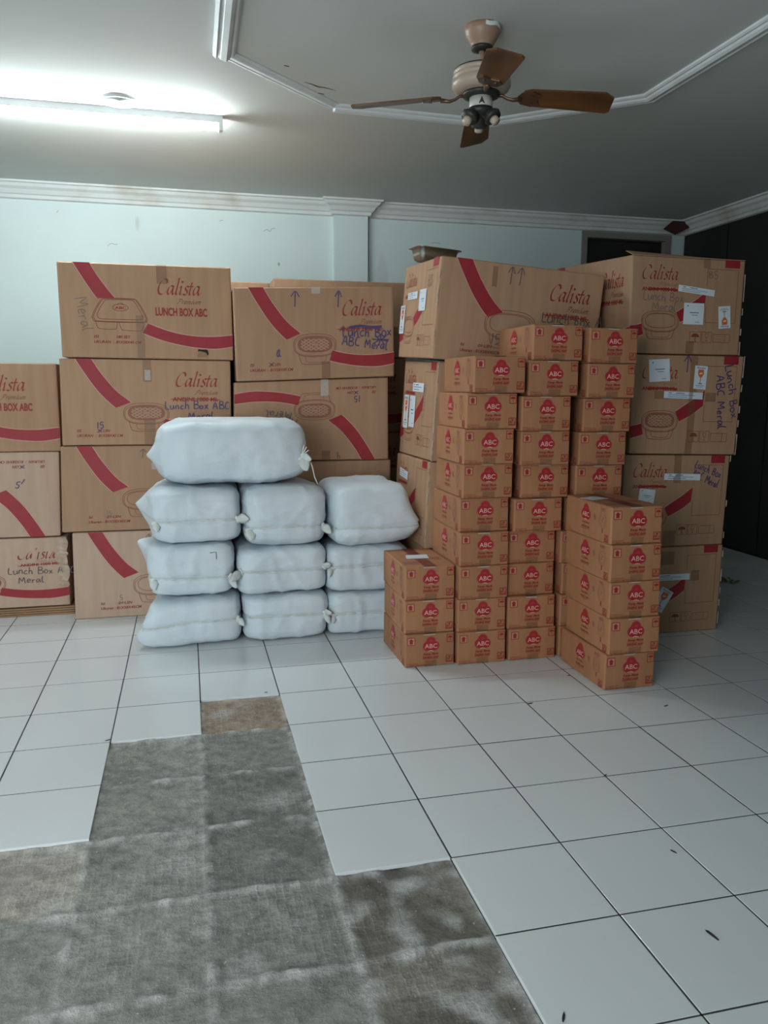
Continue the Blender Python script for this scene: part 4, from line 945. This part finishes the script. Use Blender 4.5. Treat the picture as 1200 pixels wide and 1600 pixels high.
def abc_parts():
    co = {(a, b, c): Vector(((a-.5)*AW, b*AD, c*AH)) for a in (0, 1) for b in (0, 1) for c in (0, 1)}
    bodies = []
    for k in range(3):
        c2 = {q: v+Vector((0, 0, 0)) for q, v in co.items()}
        bodies.append(box_mesh('abc_body', c2, .0025, 'card2', 4, 4, 4, e=.02))
    ff = Face(co[(0, 0, 0)], co[(1, 0, 0)], co[(1, 0, 1)], co[(0, 0, 1)], AW, AH, (0, -1, 0), .0025)
    fs = Face(co[(0, 1, 0)], co[(0, 0, 0)], co[(0, 0, 1)], co[(0, 1, 1)], AD, AH, (-1, 0, 0), .0010)
    d = bpy.data.objects.new('x', None); C.objects.link(d)
    p1 = fa.realise(ff, 'front_print', d); p2 = sa.realise(fs, 'side_print', d); p3 = sb.realise(fs, 'side_icon_print', d); p4 = sc_.realise(fs, 'maker_print', d); p7 = sd.realise(fs, 'side_text_print', d)
    t = Art(); t.rect(.39*AW, 0, .63*AW, .19*AH, 'tape', 4); p5 = t.realise(ff, 'bottom_tape', d)
    res = [p1.data, p2.data, p5.data, p3.data, p4.data, p7.data]
    g = Art(); g.rect(.36*AW, .955*AH, .60*AW, .985*AH, 'tape_shine', 3); p6 = g.realise(ff, 'q', d)
    for sx, sy, sw in ((.40, .80, .012), (.47, .77, .010), (.55, .80, .010)):
        pass
    g2 = p6.data
    mb = MB(); mb.add([(-.026, .0, AH+.0007), (.026, .0, AH+.0007), (.026, AD, AH+.0007), (-.026, AD, AH+.0007)], [(0, 1, 2, 3)], 'tape_red'); mb.add([(-AW*.45, .05, AH+.0006), (-.03, .05, AH+.0006), (-.03, .10, AH+.0006), (-AW*.45, .10, AH+.0006)], [(0, 1, 2, 3)], 'red_soft')
    mb.add([(.045, .12, AH+.0006), (.09, .12, AH+.0006), (.09, .17, AH+.0006), (.045, .17, AH+.0006)], [(0, 1, 2, 3)], 'red_soft')
    top = mb.mesh('top_tape')
    for c in list(d.children): bpy.data.objects.remove(c)
    bpy.data.objects.remove(d)
    return bodies, res, g2, top
bodies, (fp, sp, bt, sp2, sp3, sp4), glint, toptape = abc_parts()
STK = {
 'the short three-box stack beside the white sacks': (.1455, [(.852, .165), (.850, .172), (.852, .175)]),
 'the nine-box stack rising behind the three-box stack': (.145, [(1.081, .15), (1.078, .15), (1.08, .14), (1.079, .14), (1.078, .15), (1.083, .13), (1.072, .10), (1.078, .09), (1.093, .05)]),
 'the middle ten-box stack': (.1435, [(1.317, .15), (1.308, .15), (1.306, .168), (1.306, .168), (1.315, .13), (1.345, .14), (1.323, .10), (1.313, .08), (1.336, .07), (1.354, .08)]),
 'the ten-box stack nearest the tall cartons': (.1425, [(1.553, .15), (1.548, .14), (1.556, .15), (1.54, .14), (1.565, .14), (1.593, .13), (1.592, .11), (1.605, .11), (1.597, .07), (1.594, .06)]),
 'the five-box stack standing out in front': (.1465, [(1.548, -.262), (1.556, -.27), (1.552, -.265), (1.546, -.27), (1.544, -.265)])}
ORD = ['bottom', 'second', 'third', 'fourth', 'fifth', 'sixth', 'seventh', 'eighth', 'ninth', 'tenth']
for st, (h, ps) in STK.items():
    for i, (x, y) in enumerate(ps):
        pos = 'top' if i == len(ps)-1 else ORD[i]
        lab = 'small red-printed ABC box, %s in %s' % (pos if pos in ('top', 'bottom') else pos+' from floor', st)
        if len(lab.split()) > 16: lab = lab.replace('red-printed ', '')
        o = thing('condiment_box', lab, 'box', (x+AW/2, y, i*h), (0, 0, R.uniform(-.012, .012)), 'small printed ABC boxes')
        o.scale = (1, 1, (h-.0008)/AH)
        obj('body', bodies[R.randrange(3)], o); obj('front_print', fp, o); obj('side_print', sp, o); obj('side_icon_print', sp2, o); obj('maker_print', sp3, o); obj('side_text_print', sp4, o); obj('bottom_tape', bt, o); obj('top_tape', toptape, o)
        if R.random() < .75: obj('tape_end', glint, o)
        if pos == 'top' and 'three' in st or pos == 'top' and 'five' in st:
            mb = MB(); s_ = (.075, .05) if 'three' in st else (.09, .075)
            cx, cy, an = (-.012, .19, -.12) if 'three' in st else (-.055, .24, .35)
            c_, sn = math.cos(an), math.sin(an); q = [(cx+c_*a-sn*b, cy+sn*a+c_*b) for a, b in ((-s_[0]/2, -s_[1]/2), (s_[0]/2, -s_[1]/2), (s_[0]/2, s_[1]/2), (-s_[0]/2, s_[1]/2))]
            if 'three' in st: q = [(-.062, .155), (.040, .150), (.052, .225), (-.045, .23)]
            mb.add([(a, b, AH+.0014) for a, b in q]+[(a, b, AH+.0022) for a, b in q], [(3, 2, 1, 0), (4, 5, 6, 7), (0, 1, 5, 4), (1, 2, 6, 5), (2, 3, 7, 6), (3, 0, 4, 7)], 'paper'); mb.build('paper_sticker', o)

# ================================================================== WHITE SACKS
def sack(label, x0, x1, y0, depth, z0, z1, n=7.0, ears=(), seam=.42, ties=(), seed=0, sag=.0, rotz=0.0, tilt=0.0, string=None, mark=False, hem=True):
    rr = random.Random(seed); cx, cy, hx, hy, hz = (x0+x1)/2, y0+depth/2, (x1-x0)/2, depth/2, (z1-z0)/2
    o = thing('packed_sack', label, 'sack', (cx, cy, z0), (0, tilt, rotz), 'white woven sacks')
    bm = bmesh.new(); bmesh.ops.create_cube(bm, size=2); bmesh.ops.subdivide_edges(bm, edges=bm.edges, cuts=30, use_grid_fill=True)
    zs = -1+2*seam
    def shape(p):
        ax, ay, az = abs(p.x), abs(p.y), abs(p.z)
        k = (ax**n+ay**n+az**n)**(1/n)
        return Vector((p.x/k, p.y/k, p.z/k))
    def fy(x, z):
        k = 1-abs(x)**n-abs(z)**n
        return -(max(k, 0.0))**(1/n)
    sd = Vector((seed*3.1, seed*1.7, 0))
    def defo(q):
        v = Vector((q.x*hx, q.y*hy, q.z*hz)); w_ = noise.noise(v*5+sd)*.009+noise.noise(v*14+sd)*.003
        w_ += .006*(1-abs(noise.noise(Vector((v.x*9, v.y*5, v.z*5))+sd)))**7+.004*(1-abs(noise.noise(Vector((v.x*6, v.y*6, v.z*17))+sd*2)))**8-.003
        nrm = Vector((q.x**3/hx, q.y**3/hy, q.z**3/hz)); nrm = nrm.normalized() if nrm.length > 1e-6 else Vector((0, 0, 1))
        # puckers fanning out of the stitched front seam
        if q.y < -.2:
            d_ = abs(q.z-zs); w_ += .005*noise.noise(Vector((v.x*38, seed, v.z*6)))*math.exp(-d_*2.2)*min(1, (-q.y-.2)*2)
            if hem: w_ -= .009*math.exp(-(d_/.08)**2)*min(1, (-q.y-.2)*2.5)
        v += nrm*w_
        v.x = min(max(v.x, -hx), hx); v.z = min(v.z, hz)
        if q.z < -.9: v.z = max(v.z, -hz)
        v.z -= sag*(abs(q.x)**2)*hz
        for (ex, ey, ez, dx, dy, dz, sg) in ears:
            dd = (v-Vector((ex*hx, ey*hy, ez*hz))).length
            v += Vector((dx, dy, dz))*math.exp(-(dd/sg)**1.35)
        v.z = max(v.z, -hz+.0005)
        return v+Vector((0, 0, hz))
    for v in bm.verts: v.co = defo(shape(v.co))
    me = bpy.data.meshes.new('sack_body'); bm.to_mesh(me); bm.free(); me.materials.append(M['sack']); me.polygons.foreach_set('use_smooth', [True]*len(me.polygons))
    obj('body', me, o)
    # stitched hem
    pts = []; rad = []
    for i in range(41):
        x = -.90+1.8*i/40; z = zs+.03*math.sin(x*3+seed)+.012*rr.uniform(-1, 1)
        q = Vector((x, fy(x, z), z)); p = defo(q); p.y -= .003; pts.append(p); rad.append(.0040+.0022*rr.random())
    
    if hem: mb = MB(); mb.tube(pts, rad, 'sack_seam', n=7, flat=.8); mb.build('seam', o, smooth=True)
    for (ti, ln, an, wd) in ties:
        p = pts[0] if ti < 0 else pts[-1]; d_ = Vector((math.cos(an), -.9, math.sin(an))).normalized(); mb = MB(); nn = 9
        side = d_.cross(Vector((0, -1, 0))).normalized(); up = side.cross(d_)
        vs = []; K = 10
        for i in range(K+1):
            t_ = i/K; r_ = wd*(.22+math.sin(math.pi*min(1, t_*1.02))**.8*.8); c_ = p+d_*ln*t_+Vector((0, .0, -.010*t_*t_))
            for k in range(nn):
                a = 2*math.pi*k/nn; f_ = 1+.25*math.sin(3*a+t_*4+seed); vs.append(c_+side*math.cos(a)*r_*f_+up*math.sin(a)*r_*.42*f_)
        fs_ = [(j*nn+i, j*nn+(i+1) % nn, (j+1)*nn+(i+1) % nn, (j+1)*nn+i) for j in range(K) for i in range(nn)]+[tuple(range(nn)), tuple(K*nn+i for i in range(nn))]
        mb.add(vs, fs_, 'sack_seam'); mb.build('tied_ear', o, smooth=True)
        mb = MB(); mb.tube([p+d_*.006+side*.016, p+d_*.004-side*.016], [.007, .007], 'string', n=7); mb.build('knot', o, smooth=True)
    if string:
        p = pts[-1]; mb = MB(); mb.tube([p+Vector((.03, -.02, 0)), p+Vector((.045, -.03, -.04)), p+Vector((.055, -.035, -.09)), p+Vector((.07, -.03, -.125))], .0028, 'string', n=6); mb.build('loose_string', o, smooth=True)
        mb = MB()
        for a in (.5, .9, 1.3): mb.tube([p+Vector((.0, -.01, .01)), p+Vector((.035*math.cos(a), -.02, .01+.05*math.sin(a)))], .0022, 'string', n=5)
        mb.build('frayed_end', o)
    if mark:
        q = [defo(Vector((x, fy(x, z), z)))-Vector((0, .003, 0)) for x, z in ((.42, .70), (.56, .72), (.57, .45))]
        mb = MB(); mb.tube(q, .0016, 'pen_grey', n=5); mb.build('pen_mark', o)
    return o
Y0 = .645
# bottom row
sack('flat white sack with a pulled left corner, on the floor beside the lowest carton', -.18, .206, Y0, .52, 0, .226, seed=1, n=6, ears=[(-1, -.9, -.30, -.115, -.01, -.03, .10)], ties=[(1, .05, -.5, .016)], seam=.52)
sack('middle white sack of the bottom row, lying on the floor', .209, .612, Y0, .52, 0, .220, seed=2, ties=[(1, .05, .6, .018), (1, .05, -1.0, .014)], seam=.54)
sack('white sack on the floor partly hidden by the three-box stack', .615, 1.0, .655, .36, 0, .212, seed=3, ties=[(-1, .04, -2.0, .012)], seam=.50)
# second row
sack('white sack with a small pen mark, second layer next to the lower cartons', -.212, .180, Y0, .52, .228, .476, seed=4, n=6, ears=[(-1, -.2, .75, -.05, 0, .02, .06)], ties=[(1, .07, -.9, .017), (-1, .05, -1.4, .020)], seam=.38, mark=True)
sack('middle white sack of the second layer, below the roll-tied sack', .188, .607, .65, .52, .222, .448, seed=5, ties=[(-1, .075, 3.5, .020), (1, .06, .9, .018)], seam=.50)
sack('white sack of the second layer resting against the three-box stack', .61, .99, .655, .36, .214, .436, seed=6, ties=[(-1, .05, -2.2, .014)], seam=.56, ears=[(.95, -.6, .6, .03, 0, .0, .05)])
# third row
sack('white sack with a knotted left edge, third layer under the top sack', -.185, .212, Y0-.005, .52, .478, .733, seed=7, n=6, ears=[(-1, -.3, .1, -.075, 0, .03, .07)], ties=[(1, .075, .35, .022), (-1, .04, -1.3, .018)], seam=.42)
sack('big white sack with a rolled tie, third layer in the middle', .216, .611, .612, .56, .450, .730, seed=8, ties=[(-1, .055, -1.3, .024), (1, .06, -.5, .020)], seam=.34, n=5.2)
sack('big white sack with a pulled right corner, third layer beside ABC boxes', .615, .985, .60, .545, .438, .735, seed=9, n=5.2, ears=[(1, -.9, -.42, .085, -.02, .02, .11)], seam=.30)
# top
sack('long white sack lying across the top of the sack pile', -.155, .535, .70, .40, .735, 1.035, seed=10, ears=[(-1, -.3, -.05, -.05, 0, -.01, .045)], ties=[(1, .07, -1.2, .026), (1, .055, .1, .02)], seam=.40, n=4.6, string=True, hem=False)

# ================================================================== SMALL THINGS
# steel food pan on the tilted carton
t = thing('food_pan', 'shallow stainless steel food pan on the tilted carton', 'pan', (1.185, .905, 1.783), (.047, .07, .05))
mb = MB()
def rr_(a, b, r, z, k=6):
    out = []
    for (sx, sy, a0) in ((1, 1, 0), (-1, 1, 90), (-1, -1, 180), (1, -1, 270)):
        for i in range(k+1): an = math.radians(a0+90*i/k); out.append((sx*(a-r)+r*math.cos(an), sy*(b-r)+r*math.sin(an), z))
    return out
rings = [rr_(.115, .09, .03, .062), rr_(.115, .09, .03, .0595), rr_(.100, .076, .026, .060), rr_(.095, .071, .026, .03), rr_(.088, .064, .026, .008), rr_(.075, .052, .02, .0), rr_(.073, .050, .02, .002), rr_(.086, .062, .026, .010), rr_(.093, .069, .026, .03), rr_(.099, .075, .026, .0615), rr_(.115, .09, .03, .062)]
n = len(rings[0]); vs = [p for r_ in rings for p in r_]
fs_ = [(j*n+i, j*n+(i+1) % n, (j+1)*n+(i+1) % n, (j+1)*n+i) for j in range(len(rings)-1) for i in range(n) if j != 5]
fs_ += [tuple(5*n+i for i in range(n)), tuple(6*n+i for i in range(n))]
mb.add(vs, fs_, 'steel'); mb.build('basin', t, smooth=True)
# dry leaves on the floor
t = thing('dry_leaves', 'small clump of dry greenish leaves on the floor behind tall cartons', 'leaves', (3.2, 1.2, 0))
for i in range(14):
    a = R.uniform(0, 6.28); p = Vector((R.gauss(0, .055), R.gauss(0, .025), .004+.004*R.random()*i/4)); d_ = Vector((math.cos(a), math.sin(a), R.uniform(0, .5))); s_ = Vector((-d_.y, d_.x, .2))
    L_ = R.uniform(.03, .06); vs = [p, p+d_*L_*.4+s_*.012, p+d_*L_, p+d_*L_*.4-s_*.012, p+d_*L_*.45+Vector((0, 0, .006))]
    mb = MB(); mb.add(vs, [(0, 3, 4), (0, 4, 1), (1, 4, 2), (4, 3, 2)], 'leaf'); mb.build('leaf', t)
# flakes and chips lying on the tiles
for (x, y, s_, an, lab) in ((1.06, -1.61, .020, 1.75, 'long thin black flake lying alone on a white tile'), (.64, -1.745, .014, 1.0, 'tiny black chip on the tile beside the bare cement'), (-.308, -.285, .011, .4, 'dark crumb at a tile corner beside the bare cement'),
                            (1.20, -.897, .009, .5, 'dark crumb on a grout crossing out on the open tiles'), (1.21, -.318, .013, .15, 'flat dark splinter on a grout line before the ten-box stack'), (1.49, -.078, .010, .3, 'dark crumb beside the foot of the five-box stack'),
                            (.25, .022, .008, .2, 'dark crumb just behind the brown cement patch'), (1.165, -1.31, .012, 2.0, 'small grey splinter on a white tile'), (1.70, -.455, .012, .3, 'thin dark hair of dirt in front of the five-box stack')):
    mb = MB(); K = 7; vs = []
    for z in (.0005, .0022):
        for i in range(K): a = 2*math.pi*i/K; r_ = R.uniform(.6, 1.1); px, py = r_*math.cos(a)*s_, r_*math.sin(a)*s_*.2; vs.append((math.cos(an)*px-math.sin(an)*py, math.sin(an)*px+math.cos(an)*py, z))
    mb.add(vs, [tuple(reversed(range(K))), tuple(range(K, 2*K))]+[(i, (i+1) % K, K+(i+1) % K, K+i) for i in range(K)], 'flake'); tag(mb.build('floor_flake', None, (x, y, 0)), lab, 'debris')
# dark red rag tucked at the cornice corner
mb = MB(); mb.add([(3.60, 2.845, 2.41), (3.70, 2.835, 2.37), (3.835, 2.83, 2.435), (3.80, 2.84, 2.475), (3.68, 2.845, 2.475), (3.60, 2.855, 2.41), (3.70, 2.845, 2.37), (3.835, 2.84, 2.435), (3.80, 2.85, 2.475), (3.68, 2.855, 2.475)], [(4, 3, 2, 1, 0), (5, 6, 7, 8, 9)]+[(i, (i+1) % 5, 5+(i+1) % 5, 5+i) for i in range(5)], 'rust_tape')
tag(mb.build('rag', None, (.07, 0, .012)), 'dark red rag stuck at the cornice corner above the door', 'rag')
